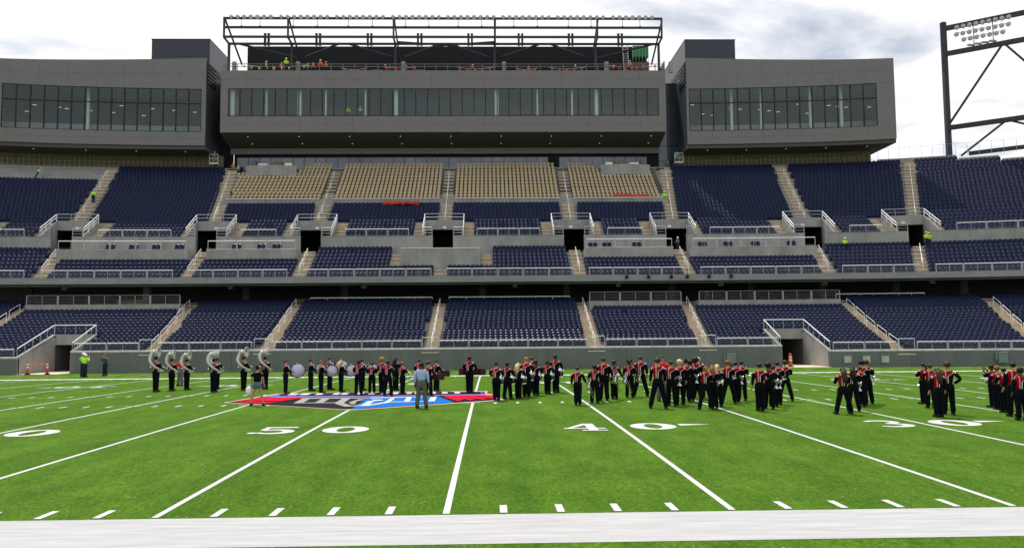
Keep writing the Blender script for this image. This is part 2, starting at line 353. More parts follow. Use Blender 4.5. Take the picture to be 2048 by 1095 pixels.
for i in range(5):
    y0=23.0+i*.42; lgp('red_stripe',[(-5.5+.05*i,22.95+i*.45),(-5.45+.05*i,23.3+i*.45),(-2.9-.35*(4-i)*.2,25.5-(4-i)*.08),(-3.75+.15*i,22.35+i*.62)] if i else [(-5.6,22.9),(-5.4,23.25),(-3.6,22.5),(-4.0,21.75)],.040+.001*i,LC['b2'])
for i in range(5):
    x=2.95+i*.5; lgp('red_stripe',[(x,25.45),(x+.48,25.45),(x+1.25 if x+1.25<5.5 else 5.5,23.1-.0*i),(x+1.0 if x+1.0<5.45 else 5.45,21.9+i*.32)],.046+.001*i,LC['b2'])
for x,w_ in [(-4.3,.42),(-3.75,.42),(-3.0,.3),(-2.2,.3),(-1.8,.3),(-1.1,.34),(-.5,.3),(.1,.3),(.65,.25),(1.28,.26),(1.7,.26),(2.4,.3),(3.0,.26),(3.6,.26)]:
    lgp('letter_block',[(x,26.95),(x+w_,26.95),(x+w_-.05,28.1),(x-.06,28.1)],.040,M['paint'])

# ------------------------------------------------------------------ stand profile
LOW=[(62.9+.84*i, z-.85) for i,z in enumerate([2.55,2.79,3.02,3.28,3.52,3.79,4.04,4.32,4.61,4.88,5.17,5.48,5.76,6.05,6.31,6.58,6.83,7.05])]
OUT=[(61.22,1.22),(62.06,1.46)]                       # two extra front rows outside the tunnels
T1=[(75.9+.84*i, z-.85) for i,z in enumerate([9.8,10.26,10.71,11.21,11.67,12.14,12.66,13.22])]
T2=[(83.5+.84*i, z-.85) for i,z in enumerate([14.86,15.37,15.89,16.42,16.96,17.5,18.05,18.61,19.18,19.75,20.3,20.85,21.42,21.99,22.56,23.14,23.73,24.33,24.93,25.54,26.16])]
GD=[(92.9+.78*i, z-.98) for i,z in enumerate([21.11,21.64,22.18,22.73,23.28,23.84,24.41,24.98,25.55,26.14,26.73])]
LA=[(0,0),(14.8,.03),(24.8,.11),(41.6,.09),(53.9,.25)]
UA=[(0,0),(15.0,.02),(26.8,.15),(42.6,.14),(54.0,.42)]
def aisles(lst, y, y0):
    o=[]
    for a,s in lst:
        x=a+s*(y-y0); o.append(x)
        if a: o.append(-x)
    return sorted(o)
# holes in terraces as x-intervals [(x0,x1,ya,yb)]
XL,XR=-60,84
TUN=(31.45,34.95); TY=66.5
SLOT=2.3; SLOT_Y=86.4
def cut(iv, holes):
    res=[iv]
    for a,b in holes:
        n=[]
        for p,q in res:
            if b<=p or a>=q: n.append((p,q)); continue
            if a>p: n.append((p,a))
            if b<q: n.append((b,q))
        res=n
    return [(p,q) for p,q in res if q-p>.05]
def terrace(rows, holes_fn, td, name, parent, base=.5, lim=(XL,XR)):
    mb=MB(True)
    for i,(y,z) in enumerate(rows):
        for a,b in cut(lim, holes_fn(i,y)): mb.box(a,b,y-.02,y+td+.02,z-base,z)
    return part(name,mb,M['concrete'],parent)
low=thing('lower_stand','lower grandstand of navy seats behind the grey-green field wall','grandstand',(0,62,0))
tunh=lambda y: [(-TUN[1]-.2,-TUN[0]+.2),(TUN[0]-.2,TUN[1]+.2)] if y<TY else []
terrace(LOW, lambda i,y: tunh(y), .84,'terrace',low)
terrace(OUT, lambda i,y: [], .84,'terrace',low,lim=(XL,-TUN[1]-.2)); terrace(OUT, lambda i,y: [], .84,'terrace',low,lim=(TUN[1]+.2,XR))
# front walls as panels
def wallrun(x0,x1,y,z0,z1,step,parent,ma,th=.25,name='wall_panel'):
    n=max(1,round((x1-x0)/step))
    for i in range(n):
        a=x0+(x1-x0)*i/n+.012; b=x0+(x1-x0)*(i+1)/n-.012
        mb=MB(True); mb.box(a,b,y,y+th,z0,z1); part(name,mb,ma,parent)
    mb=MB(True); mb.box(x0,x1,y+.06,y+th-.02,z0,z1-.03); part('wall_core',mb,ma,parent)
wallrun(-TUN[0],TUN[0],62.0,-.4,1.78,7.0,low,M['wall'])
wallrun(TUN[1],XR,60.3,-.4,1.33,7.5,low,M['wall']); wallrun(XL,-TUN[1],60.3,-.4,1.33,7.5,low,M['wall'])
cp=MB(True)
for xa,xb,yy,zz in ((-TUN[0],TUN[0],62.0,1.785),(TUN[1],XR,60.3,1.335),(XL,-TUN[1],60.3,1.335)):
    n_=int((xb-xa)/3)
    for k in range(n_): cp.prism([(yy,zz),(yy,zz+.05),(yy+.07,zz+.15),(yy+.22,zz+.16),(yy+.22,zz)],xa+(xb-xa)*k/n_,xa+(xb-xa)*(k+1)/n_,'x')
part('wall_coping',cp,M['tarp2'],low)
def rake(y):   # lower deck surface height
    ys=[a for a,_ in OUT+LOW]; zs=[b for _,b in OUT+LOW]; return float(np.interp(y,ys,zs))
for s in (-1,1):
    a,b=TUN[0]*s,TUN[1]*s
    for x,y0 in ((TUN[1],60.3),(TUN[0]-.25,62.0)):
        mb=MB(True); pts=[(y0,-.4),(TY,-.4),(TY,rake(TY)+.35),(y0,rake(y0)+.14 if y0>61 else 1.38)]
        x0,x1=s*x,s*(x+.25); mb.prism(pts,min(x0,x1),max(x0,x1),'x'); part('tunnel_side_wall',mb,M['concrete'],low)
    mb=MB(True); mb.box(min(a,b),max(a,b),TY,TY+.3,2.45,3.32); part('tunnel_header',mb,M['concrete'],low)
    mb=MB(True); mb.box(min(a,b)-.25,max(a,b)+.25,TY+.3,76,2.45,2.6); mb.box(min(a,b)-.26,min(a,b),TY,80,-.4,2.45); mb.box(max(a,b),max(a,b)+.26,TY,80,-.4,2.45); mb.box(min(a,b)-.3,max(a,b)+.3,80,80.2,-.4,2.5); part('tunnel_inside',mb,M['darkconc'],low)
    fl=MB(True); fl.box(min(a,b),max(a,b),59.9,80,-.3,.012); part('tunnel_floor',fl,M['tarp'],low)
# concourse behind lower stand
cc=thing('concourse','dark covered concourse between the lower stand and the upper deck','concourse',(0,85,6))
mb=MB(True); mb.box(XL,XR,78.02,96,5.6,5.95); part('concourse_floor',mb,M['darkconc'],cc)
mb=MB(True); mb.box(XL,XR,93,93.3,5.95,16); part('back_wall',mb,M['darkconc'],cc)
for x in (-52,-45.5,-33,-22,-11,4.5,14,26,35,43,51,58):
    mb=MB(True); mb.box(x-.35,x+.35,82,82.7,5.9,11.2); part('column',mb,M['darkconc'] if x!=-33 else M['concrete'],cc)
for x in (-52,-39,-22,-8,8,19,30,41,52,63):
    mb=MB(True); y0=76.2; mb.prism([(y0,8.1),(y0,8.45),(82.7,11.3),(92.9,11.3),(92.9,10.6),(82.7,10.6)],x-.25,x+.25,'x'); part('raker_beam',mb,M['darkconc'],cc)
for x,w_,h in ((-35,3.3,1.2),(-27.5,1.2,.9),(-16,1.6,1.2),(-4,2.4,1.4),(24,1.2,.8),(49.5,2.6,1.1)):
    mb=MB(True); mb.box(x,x+w_,79.3,80.3,5.96,5.96+h); tag(part('storage_crate',mb,M['stud']),'plywood crate in the concourse shade %s'%{-35:'behind the tunnel on the left',-27.5:'behind the sousaphone players',-16:'above the bass drums',-4:'left of the central lower stairway',24:'above the trumpets',49.5:'near the right edge'}[x],'crate',group='crates on the concourse')
# wheelchair platforms at the back of some lower sections
LPLAT=[(15.7,25.4),(27.2,41.9),(-41.9,-26.6)]
for a,b in LPLAT:
    mb=MB(True); mb.box(a,b,74.55,78,5.5,6.52); part('accessible_platform',mb,M['concrete'],low)
# ------------------------------------------------------------------ upper stand
up=thing('upper_stand','upper grandstand with navy and tan seats above the grey fascia','grandstand',(0,75,9))
ZP=12.66
PLAT=[(-41.7,-27.9),(-25.8,-16.0),(16.0,25.8),(27.9,41.7)]; CP=4.3
def t1holes(i,y):
    h=[(a-.78,a+.78) for a in ()]
    if i>=5: h += PLAT
    if i>=3: h += [(-CP,CP)]
    return h
terrace(T1,t1holes,.84,'terrace',up)
def slots(y): 
    return [(x-SLOT,x+SLOT) for x in aisles(UA,83,83)] if y<SLOT_Y-.3 else []
terrace(T2,lambda i,y: slots(y)+([(67+max(0,20-i)*4.2,99)] if i>16 else []),.84,'terrace',up)
for a,b in PLAT: mb=MB(True); mb.box(a,b,79.95,82.68,ZP-2.2,ZP); part('accessible_platform',mb,M['concrete'],up)
mb=MB(True); mb.box(-CP,CP,78.40,82.68,9.6,12.52); part('accessible_platform',mb,M['concrete'],up)
for a,b in PLAT+[(-CP,CP)]:
    y,z=(79.95,ZP) if abs(a)>5 or abs(b)>5 else (78.39,12.52); mb=MB(True); mb.prism([(y-.03,z+.003),(y-.03,z+.03),(y+.02,z+.07),(y+.3,z+.07),(y+.3,z+.003)],a,b,'x') if abs(a)<27 and abs(b)<27 else mb.box(a,b,y-.03,y+.3,z+.003,z+.06); part('platform_coping',mb,M['tarp2'],up)
wallrun(XL,XR,75.0,8.62,9.27,9.2,up,M['fascia'],.5,'fascia_panel')
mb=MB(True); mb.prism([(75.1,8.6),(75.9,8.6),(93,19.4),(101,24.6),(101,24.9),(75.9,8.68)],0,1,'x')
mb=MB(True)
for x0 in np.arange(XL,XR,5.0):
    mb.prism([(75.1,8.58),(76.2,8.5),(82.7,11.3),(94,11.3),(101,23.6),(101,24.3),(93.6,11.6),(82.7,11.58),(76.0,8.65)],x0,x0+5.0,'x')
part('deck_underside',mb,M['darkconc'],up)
# cross wall W1 with portal openings
PX=aisles(UA,83,83)
edges=[XL]+[e for x in PX for e in (x-1.15,x+1.15)]+[XR]
for i in range(0,len(edges),2): wallrun(edges[i],edges[i+1],82.7,11.6,14.42,4.2,up,M['concrete'],.25)
mb=MB(True)
for i in range(0,len(edges),2): mb.box(edges[i],edges[i+1],82.65,83.5,14.425,14.46)
part('wall_coping',mb,M['concrete'],up)
for x in PX:
    pt=thing('portal','concrete entry portal in the upper deck, %s'%{0:'above the central lower stairway'}.get(round(x),'%s at the %s'%('leftmost' if x==PX[0] else 'opening', 'far left' if x<-50 else 'left of the navy side block' if x<-35 else 'left edge of the tan seats' if x<-20 else 'second gap between the tan blocks' if x<0 else 'right gap between the tan blocks' if x<20 else 'right edge of the tan seats' if x<35 else 'middle of the right navy blocks' if x<50 else 'far right with two workers')),'entry portal',(x,82.7-cv(x),11.6),group=None)
    b=MB(True); b.box(x-SLOT,x+SLOT,SLOT_Y,SLOT_Y+.25,15.6,16.72); part('header',b,M['concrete'],pt)
    for s in (-1,1):
        b=MB(True); xx=x+s*SLOT; b.prism([(82.95,11.6),(SLOT_Y,11.6),(SLOT_Y,16.7),(82.95,14.6)],min(xx,xx-s*.12),max(xx,xx-s*.12),'x'); part('side_wall',b,M['concrete'],pt)
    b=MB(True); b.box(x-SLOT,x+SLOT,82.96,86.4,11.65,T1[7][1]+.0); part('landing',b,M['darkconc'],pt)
    b=MB(True); b.box(x-SLOT-.2,x+SLOT+.2,86.7,94,T1[7][1]-.2,T1[7][1]); b.box(x-SLOT-.2,x+SLOT+.2,86.7,92,15.6,15.7); b.box(x-SLOT-.2,x-SLOT,86.7,92,11,15.6); b.box(x+SLOT,x+SLOT+.2,86.7,92,11,15.6); b.box(x-3,x+3,92,92.2,11,16); part('passage',b,M['black'],pt)  # black passage and dark landing: portal shade put into their colour
    b=MB(True); b.box(x-.2,x+.2,SLOT_Y-.06,SLOT_Y,15.72,15.98); part('number_plate',b,M['white'],pt)
    # side rails up the slot and rail above header
    for s in (-1,1):
        b=MB(True); xx=x+s*(SLOT+.02)
        b.tube([(xx,82.9,15.45),(xx,86.4,17.45)],.045); b.tube([(xx,82.9,15.1),(xx,86.4,17.1)],.035)
        for k in range(4): y=82.9+k*1.16; b.tube([(xx,y,14.3+.62*(y-82.9)),(xx,y,15.45+.571*(y-82.9))],.03)
        part('side_rail',b,M['alu'],pt)
        b=MB(True); xx=x+s*1.22
        for dz in (.0,.3,.6,.95): b.tube([(xx,82.72,14.46+dz),(x+s*SLOT,82.72,14.46+dz)],.018 if dz<.9 else .03,4)
        b.tube([(xx,82.72,14.4),(xx,82.72,15.45)],.035,4); b.tube([(x+s*SLOT*.98,82.72,14.4),(x+s*SLOT*.98,82.72,15.45)],.035,4); part('corner_guard',b,M['steel'],pt)
    b=MB(True); b.tube([(x-SLOT,SLOT_Y+.1,17.5),(x+SLOT,SLOT_Y+.1,17.5)],.04); b.tube([(x-SLOT,SLOT_Y+.1,17.1),(x+SLOT,SLOT_Y+.1,17.1)],.02,4)
    for k in range(4): b.tube([(x-SLOT+2*SLOT*k/3,SLOT_Y+.1,16.7),(x-SLOT+2*SLOT*k/3,SLOT_Y+.1,17.5)],.025,4)
    part('header_rail',b,M['steel'],pt)
# rear parapet and concrete behind the top row
mb=MB(True); mb.box(-60,66.5,101.15,101.5,24.5,26.0)
pts=[]; part('rear_curb',mb,M['concrete'],up)
mb=MB(True); mb.box(58,67,101.2,101.5,24,26.35); mb.box(67,71.2,100.35,100.6,24,25.75); mb.box(71.2,75.4,99.5,99.75,23,25.15); mb.box(75.4,XR,98.65,98.9,23,24.6); part('rear_parapet',mb,M['concrete'],up)

# ------------------------------------------------------------------ stairs
def stairs(name_label, xs, rows, y0ref, slope, wd, td, lastz=None, flip=1):
    x0=xs; yb,zb=rows[0]
    root=thing('stairway',name_label,'stairway',(x0+slope*(yb-y0ref),yb-cv(x0),zb))
    rows2=rows
    for i,(y,z) in enumerate(rows2):
        zn = rows2[i+1][1] if i+1<len(rows2) else z+.5
        for k in (0,1):
            yy=y+td*k/2; zz=z+(zn-z)*k/2; x=x0+slope*(yy-y0ref)
            if flip<0: x=-x
            mb=MB(True); mb.box(x-wd/2,x+wd/2,yy-.03,yy+td/2+.001,zz-.12,zz+.018+.004*k); part('step',mb,M['step'],root)
    return root
NAMES_L={0:'central lower stairway',1:'lower stairway right of centre, behind the trombones',2:'lower stairway between the two right platforms',3:'lower stairway right of the right tunnel',4:'lower stairway at the right picture edge',-1:'lower stairway behind the last sousaphone player',-2:'lower stairway behind the first sousaphone player',-3:'lower stairway at the left picture edge'}
for k,(a,s) in enumerate(LA):
    for sg in ((1,-1) if a else (1,)):
        if sg*k==-4: continue
        rows=(OUT if k>=3 else [])+LOW
        if k<3: rows=[(62.06,1.50)]+LOW
        root=stairs('sunlit tan '+NAMES_L[sg*k],a,rows,62,s,1.25,.84,flip=sg)
        if sg<0: root.location.x*=-1; 
        if sg<0:
            for ch in root.children: ch.location=(2*abs(root.location.x),0,0)
NAMES_U={0:'centre, between the two middle tan blocks',1:'right gap between tan blocks',2:'right end of the tan seats',3:'middle of the right navy blocks',4:'far right navy blocks',-1:'left gap between tan blocks',-2:'left end of the tan seats',-3:'left navy block',-4:'far left corner'}
for k,(a,s) in enumerate(UA):
    for sg in ((1,-1) if a else (1,)):
        nm=NAMES_U[sg*k]
        root=stairs('upper deck stairway rising above the portal at the '+nm,a,T2[4:],83,s,1.4,.84,flip=sg)
        if sg<0:
            root.location.x*=-1
            for ch in root.children: ch.location=(2*abs(root.location.x),0,0)
        for side in (-1,1):
            rt=stairs('short %s-hand stair beside the portal at the %s'%('right' if side>0 else 'left',nm),a+side*sg*(SLOT+.62),T2[:5],83,0,1.15,.84,flip=sg)
            if sg<0:
                rt.location.x*=-1
                for ch in rt.children: ch.location=(2*abs(rt.location.x),0,0)
        if k:
            rt=stairs('stairway below the portal at the '+nm,a,T1,83,s if k>2 else 0,1.3,.84,flip=sg)
            if sg<0:
                rt.location.x*=-1
                for ch in rt.children: ch.location=(2*abs(rt.location.x),0,0)
        else:
            stairs('short stair at the fascia in front of the central platform',0,T1[:3],83,0,1.3,.84)
            for side in (-1,1): stairs('stair on the %s of the central platform'%('right' if side>0 else 'left'),side*4.95,T1[3:7],83,0,1.25,.84)

# ------------------------------------------------------------------ seats
def lipped(mb,out,y0,y1,dz=.045,dy=.062):
    n=len(out); zc=.5; ins=[(x*(.93 if z>.7 else 1), z-(dz if z>.7 else 0)) for x,z in out]
    vs=[(a,y0,b) for a,b in ins]+[(a,y0+dy,b) for a,b in out]+[(a,y1,b) for a,b in out]
    fs=[tuple(range(n)), tuple(range(3*n-1,2*n-1,-1))]
    for k in (0,n): fs += [(i+k,i+k+n,(i+1)%n+k+n,(i+1)%n+k) for i in range(n)]
    mb.add(vs,fs)
def seat_proto(gold=False):
    mb=MB()
    if not gold:
        out=[(-.236,.42),(.236,.42),(.242,.64),(.215,.75),(.13,.825),(0,.855),(-.13,.825),(-.215,.75),(-.242,.64)]
        lipped(mb,out,.0,.09)
        mb.v=[(x,y+(z-.42)*.22,z) for x,y,z in mb.v]
        pan=[(-.23,.16),(.23,.16),(.23,.46),(.14,.55),(-.14,.55),(-.23,.46)]
        n=len(mb.v); mb.prism(pan,-.13,-.045,'y')
        mb.box(-.03,.03,-.02,.05,0,.30)
    else:
        out=[(-.08,.42),(.08,.42),(.13,.56),(.205,.70),(.218,.86),(.15,.955),(0,.985),(-.15,.955),(-.218,.86),(-.205,.70),(-.13,.56)]
        lipped(mb,out,.0,.16,.10,.12); mb.v=[(x,y+(z-.3)*.2,z) for x,y,z in mb.v]
        mb.prism([(-.11,.22),(.11,.22),(.15,.40),(.10,.50),(-.10,.50),(-.15,.40)],-.13,-.01,'y'); mb.box(-.03,.03,-.02,.06,0,.3)
    return mb
SB,SG=seat_proto(),seat_proto(True)
PITCH_B,PITCH_G=.49,.535
FC=[0]
def fill(a,b,p):
    FC[0]+=1; n=int((b-a)/p+.02)
    if n<1: return []
    o=a+((b-a)-n*p)*(.15 if FC[0]%2 else .85)+p/2; return [o+p*i for i in range(n)]
blue=[]; gold=[]      # (x,y,z,section,row)
SEC_L=[(-99,-41.6,'far left section'),(-41.6,-24.8,'left tunnel section'),(-24.8,-14.8,'section behind the sousaphones'),(-14.8,0,'section behind the bass drums'),(0,14.8,'section behind the snare drums'),(14.8,24.8,'section right of centre'),(24.8,41.6,'right tunnel section'),(41.6,99,'section right of the right tunnel')]
def secname(x): 
    for a,b,n in SEC_L:
        if a<=x<b: return n
for i,(y,z) in enumerate(OUT+LOW):
    r=i-2
    if i<2: h=[(-TUN[1]-.3,TUN[1]+.3)]
    else: h=[(-TUN[1]-.3,-TUN[0]+.3),(TUN[0]-.3,TUN[1]+.3)] if y<TY+.6 else []
    ai=[(a-.68,a+.68) for a in aisles(LA,y,62)]
    if y>74.2: h=h+LPLAT
    for a,b in cut((-57,62),h+ai):
        for x in fill(a,b,PITCH_B):
            if x<-36-.035*(y-40)*10+0 and x<-50: continue
            blue.append((x,y+.45,z,secname(x),i+1 if abs(x)>33.2 else i-1))
blue=[s for s in blue if not (s[3].endswith('right of centre') and s[4]==12 and 18.6<s[0]<19.3)]
for i,(y,z) in enumerate(T1):
    ai=[(a-.72,a+.72) for a in aisles(UA[1:],y,83) ] if True else []
    ai=[(a+(-1 if a>0 else 1)*0-.72,a+.72) for a in aisles([(p,(s if j>2 else 0)) for j,(p,s) in enumerate(UA)][1:],y,83)]
    h=list(ai)
    if i>=5: h+=[(a-.4,b+.4) for a,b in PLAT]
    if i<3: h+=[(-.72,.72)]
    else: h+=[(-5.65,5.65)]
    for a,b in cut((-57,72),h):
        for x in fill(a,b,PITCH_B): blue.append((x,y+.45,z,'front tier',i))
for i,(y,z) in enumerate(T2):
    ai=[(a-.8,a+.8) for a in aisles(UA,y,83)]
    if i<5: ai=[(a-SLOT-1.25,a+SLOT+1.25) for a in aisles(UA,83,83)]
    h=list(ai)
    if i>=10: h.append((-27.9,27.6+.15*(y-91)))
    if i>16: h.append((-99,-44.4)); h.append((67+(20-i)*4.2,99))
    for a,b in cut((-60,82),h):
        for x in fill(a,b,PITCH_B): blue.append((x,y+.45,z,'upper',i))
GX=[(-27.6,-15.95),(-14.3,-.85),(.85,14.3),(15.95,27.3)]
for i,(y,z) in enumerate(GD):
    for gi,(a,b) in enumerate(GX):
        sh=.12*(y-92.9) if gi in (0,3) else 0
        a2=a-(sh if gi==0 else 0); b2=b+(sh*.3 if gi==3 else 0)
        if i>=8:
            if gi==0: a2=-15.95-(7,3.9,2.8)[i-8]*.0-[4.6,3.9,2.8][i-8]
            if gi==3: b2=15.95+[4.6,3.9,2.8][i-8]
        for x in fill(a2,b2,PITCH_G): gold.append((x,y+.42,z,gi,i))
# terraces for the tan block
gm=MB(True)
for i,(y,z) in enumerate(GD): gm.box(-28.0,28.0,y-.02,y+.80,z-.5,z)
part('premium_terrace',gm,M['darkconc'],up)  # dark concrete: shade between the tan seats put into the colour
gmr=MB(True); 
for a,b in GX: gmr.box(a,b,92.0,92.12,20.25,20.32); 
part('divider_cap',gmr,M['alu'],up)
gmr=MB(True); gmr.box(-28,28,92.14,92.3,19.0,20.3); part('divider_wall',gmr,M['concrete'],up)
def placed(s):
    x,y,z=s[:3]; return (x,y-cv(x),z,cva(x))
CX,CY=5.28,-13.61
def nearkey(s): p=placed(s); return (p[0]-CX)**2+(p[1]-CY)**2
inview=lambda s: abs((placed(s)[0]-CX)/(placed(s)[1]-CY)-.0268)<.60
def split(lst, keyf, limit=280):
    groups={}
    for s in lst:
        if inview(s): groups.setdefault(keyf(s),[]).append(s)
    order=sorted(groups, key=lambda k: np.mean([nearkey(s) for s in groups[k]]))
    ind=[]; 
    for k in order:
        if len(ind)+len(groups[k])<=limit: ind += [(k,s) for s in groups[k]]
        elif len(ind)>limit-45: break
    ids=set(id(s) for _,s in ind); return ind,[s for s in lst if id(s) not in ids]
indb,restb=split(blue,lambda s:(s[3],s[4]))
indg,restg=split(gold,lambda s:(s[3],s[4]))
def bulk(name, proto, lst, ma, label, cat, group):
    V=np.array(proto.v); nv=len(V); P=np.array([placed(s) for s in lst]); n=len(lst)
    c,s_=np.cos(P[:,3])[:,None],np.sin(P[:,3])[:,None]
    jit=rng.normal(0,.008,(n,1)); W=np.empty((n,nv,3))
    W[:,:,0]=P[:,0:1]+V[None,:,0]*c-(V[None,:,1]+jit)*s_; W[:,:,1]=P[:,1:2]+V[None,:,0]*s_+(V[None,:,1]+jit)*c; W[:,:,2]=P[:,2:3]+V[None,:,2]
    loops=np.array([i for f in proto.f for i in f]); cnt=np.array([len(f) for f in proto.f])
    me=D.meshes.new(name); me.vertices.add(n*nv); me.vertices.foreach_set('co',W.reshape(-1))
    allL=(loops[None,:]+np.arange(n)[:,None]*nv).reshape(-1); me.loops.add(len(allL)); me.loops.foreach_set('vertex_index',allL.astype(np.int32))
    allc=np.tile(cnt,n); st=np.concatenate([[0],np.cumsum(allc)[:-1]]); me.polygons.add(len(allc)); me.polygons.foreach_set('loop_start',st.astype(np.int32)); me.polygons.foreach_set('loop_total',allc.astype(np.int32))
    me.materials.append(ma); me.update(calc_edges=True); me.validate()
    o=D.objects.new(name,me); COL.objects.link(o); return tag(o,label,cat,group,'stuff')
bulk('navy_seats',SB,restb,M['blue'],'remaining rows of navy folding seats filling both decks','seats','navy stadium seats')
bulk('tan_seats',SG,restg,M['tan'],'remaining tan seats in the upper rows under the press box','seats','tan stadium seats')
ORD=['front','second','third','fourth','fifth','sixth','seventh']
mB=SB.mesh('navy_seat',M['blue']); mG=SG.mesh('tan_seat',M['tan'])
for k,s in indb:
    o=D.objects.new('navy_folding_seat',mB); COL.objects.link(o); x,y,z,a=placed(s); o.location=(x,y+random.gauss(0,.006),z); o.rotation_euler=(0,0,a)
    tag(o,'navy folding seat, %s row of the lower %s'%(ORD[min(6,max(0,k[1]-1 if k[1]>0 else 0))],k[0]),'seat','navy seats, %s row, %s'%(ORD[min(6,max(0,k[1]-1 if k[1]>0 else 0))],k[0]))
GN=['leftmost tan block','tan block left of centre','tan block right of centre','rightmost tan block']
for k,s in indg:
    o=D.objects.new('tan_padded_seat',mG); COL.objects.link(o); x,y,z,a=placed(s); o.location=(x,y,z); o.rotation_euler=(0,0,a)
    tag(o,'tan padded seat in the %s row of the %s'%(['bottom','second','third','fourth'][k[1]],GN[k[0]]),'seat','tan seats, %s row, %s'%(['bottom','second','third','fourth'][k[1]],GN[k[0]]))
# companion seats on the platforms
def comp(xs,y,z,where):
    for x in xs:
        for dx in (-.27,.27):
            o=D.objects.new('navy_folding_seat',mB); COL.objects.link(o); o.location=(x+dx,y-cv(x),z); o.rotation_euler=(0,0,cva(x)); tag(o,'navy seat of a pair on the '+where,'seat','paired seats on the '+where)
comp([-36.8,-34.3,-31.8,-29.3],81.6,ZP,'left upper platform'); comp([-23,-18.5,-20.2],81.6,ZP,'platform left of the middle'); comp([17,18.6,22],81.6,ZP,'platform right of the middle'); comp([29.5,32.4,35.5,39.5],81.6,ZP,'right upper platform')

# ------------------------------------------------------------------ railings
def railing(label, x0,x1,y,z,h=1.05,step=2.8,cables=5,ma='alu',group=None,dbl=True):
    xc=(x0+x1)/2; root=thing('railing',label,'railing',(xc,y-cv(xc),z),group=group)
    n=max(1,round((x1-x0)/step)); k=1 if max(abs(x0),abs(x1))<25 else 2
    for i in range(n):
        a=x0+(x1-x0)*i/n+.05; b=x0+(x1-x0)*(i+1)/n-.05; mb=MB(True)
        mb.prism([(y+.042*math.cos(t),z+h-.03+.042*math.sin(t)) for t in [math.pi*(q+.5)/4 for q in range(8)]],a,b,'x'); part('top_rail',mb,M[ma],root)
        mb=MB(True)
        for j in range(cables): mb.box(a,b,y-.005,y+.005,z+.12+j*(h-.2)/cables,z+.129+j*(h-.2)/cables)
        if mb.v: part('infill_wires',mb,M['steel'],root)
        for xx in ((a,b) if dbl else (a,)):
            mb=MB(True); mb.box(xx-.028,xx+.028,y-.03,y+.03,z,z+h-.06); part('post',mb,M['steel'],root)
        mb=MB(True); mb.box((a+b)/2-.015,(a+b)/2+.015,y-.015,y+.015,z,z+h-.06); part('thin_post',mb,M['steel'],root)
FR=[(-59,-42.4,1.38,60.42,'at the far left'),(-40.8,-35.3,1.38,60.42,'left of the left tunnel'),(-31.2,-25.6,1.83,62.12,'between the left tunnel and the first stairway'),(-24.0,-15.7,1.83,62.12,'behind the sousaphone players'),(-14.0,-.75,1.83,62.12,'behind the bass drummers'),(.75,14.0,1.83,62.12,'behind the snare drummers'),(15.6,24.0,1.83,62.12,'behind the trumpet players'),(25.6,31.2,1.83,62.12,'left of the right tunnel'),(35.3,40.8,1.38,60.42,'right of the right tunnel'),(42.5,53.0,1.38,60.42,'right of the last lower stairway')]
for a,b,z,y,nm in FR: railing('front railing on the field wall '+nm,a,b,y,z,.78)
for a,b in LPLAT: railing('railing on the accessible platform behind %s'%('the trumpet section' if a<20 and a>0 else 'the right tunnel' if a>0 else 'the left tunnel'),a,b,74.7,6.52,.95,ma='ribl')
for a,b,nm in ((-14.0,-.9,'left'),(.9,14.0,'right'),(42.8,52,'far right')):
    mb=MB(True); mb.box(a,b,78.0,78.08,7.15,7.24); root=thing('railing','top rail behind the last lower row, %s of the central stairway'%nm if nm!='far right' else 'top rail behind the last lower row at the far right','railing',((a+b)/2,78,6.2)); part('top_rail',mb,M['alu'],root)
    for i in range(8):
        x=a+(b-a)*i/7; q=MB(True); q.box(x-.03,x+.03,78,78.06,6.0,7.15); part('post',q,M['steel'],root)
# rails round the tunnels
for s,nm in ((-1,'left'),(1,'right')):
    root=thing('railing','sloping guard rail around the %s tunnel mouth'%nm,'railing',(s*33.2,TY-.3,3.3))
    xa,xb=s*(TUN[0]-.12),s*(TUN[1]+.12)
    for xx,y0 in ((xa,62.1),(xb,60.4)):
        z0=(1.83 if y0>61 else 1.38); b=MB(True); b.tube([(xx,y0,z0+.8),(xx,TY,3.32+.95)],.04); part('sloping_rail',b,M['alu'],root)
        b=MB(True); b.prism([(y0,z0-.02),(TY,3.3),(TY,3.42),(y0,z0+.08)],xx-.13,xx+.13,'x'); part('coping',b,M['concrete'],root)
        for k in range(6):
            t=k/5; y=y0+(TY-y0)*t; zb=z0+(3.32-z0)*t; q=MB(True); q.tube([(xx,y,zb),(xx,y,zb+.82+.12*t)],.025,4); part('post',q,M['steel'],root)
    b=MB(True); b.tube([(xa,TY+.1,4.27),(xb,TY+.1,4.27)],.04); part('top_rail',b,M['alu'],root)
    b=MB(True); b.box(min(xa,xb),max(xa,xb),TY-.02,TY+.32,3.33,3.42); part('coping',b,M['concrete'],root)
    for k in range(5): xx=xa+(xb-xa)*k/4; q=MB(True); q.tube([(xx,TY+.1,3.35),(xx,TY+.1,4.27)],.022,4); part('post',q,M['steel'],root)
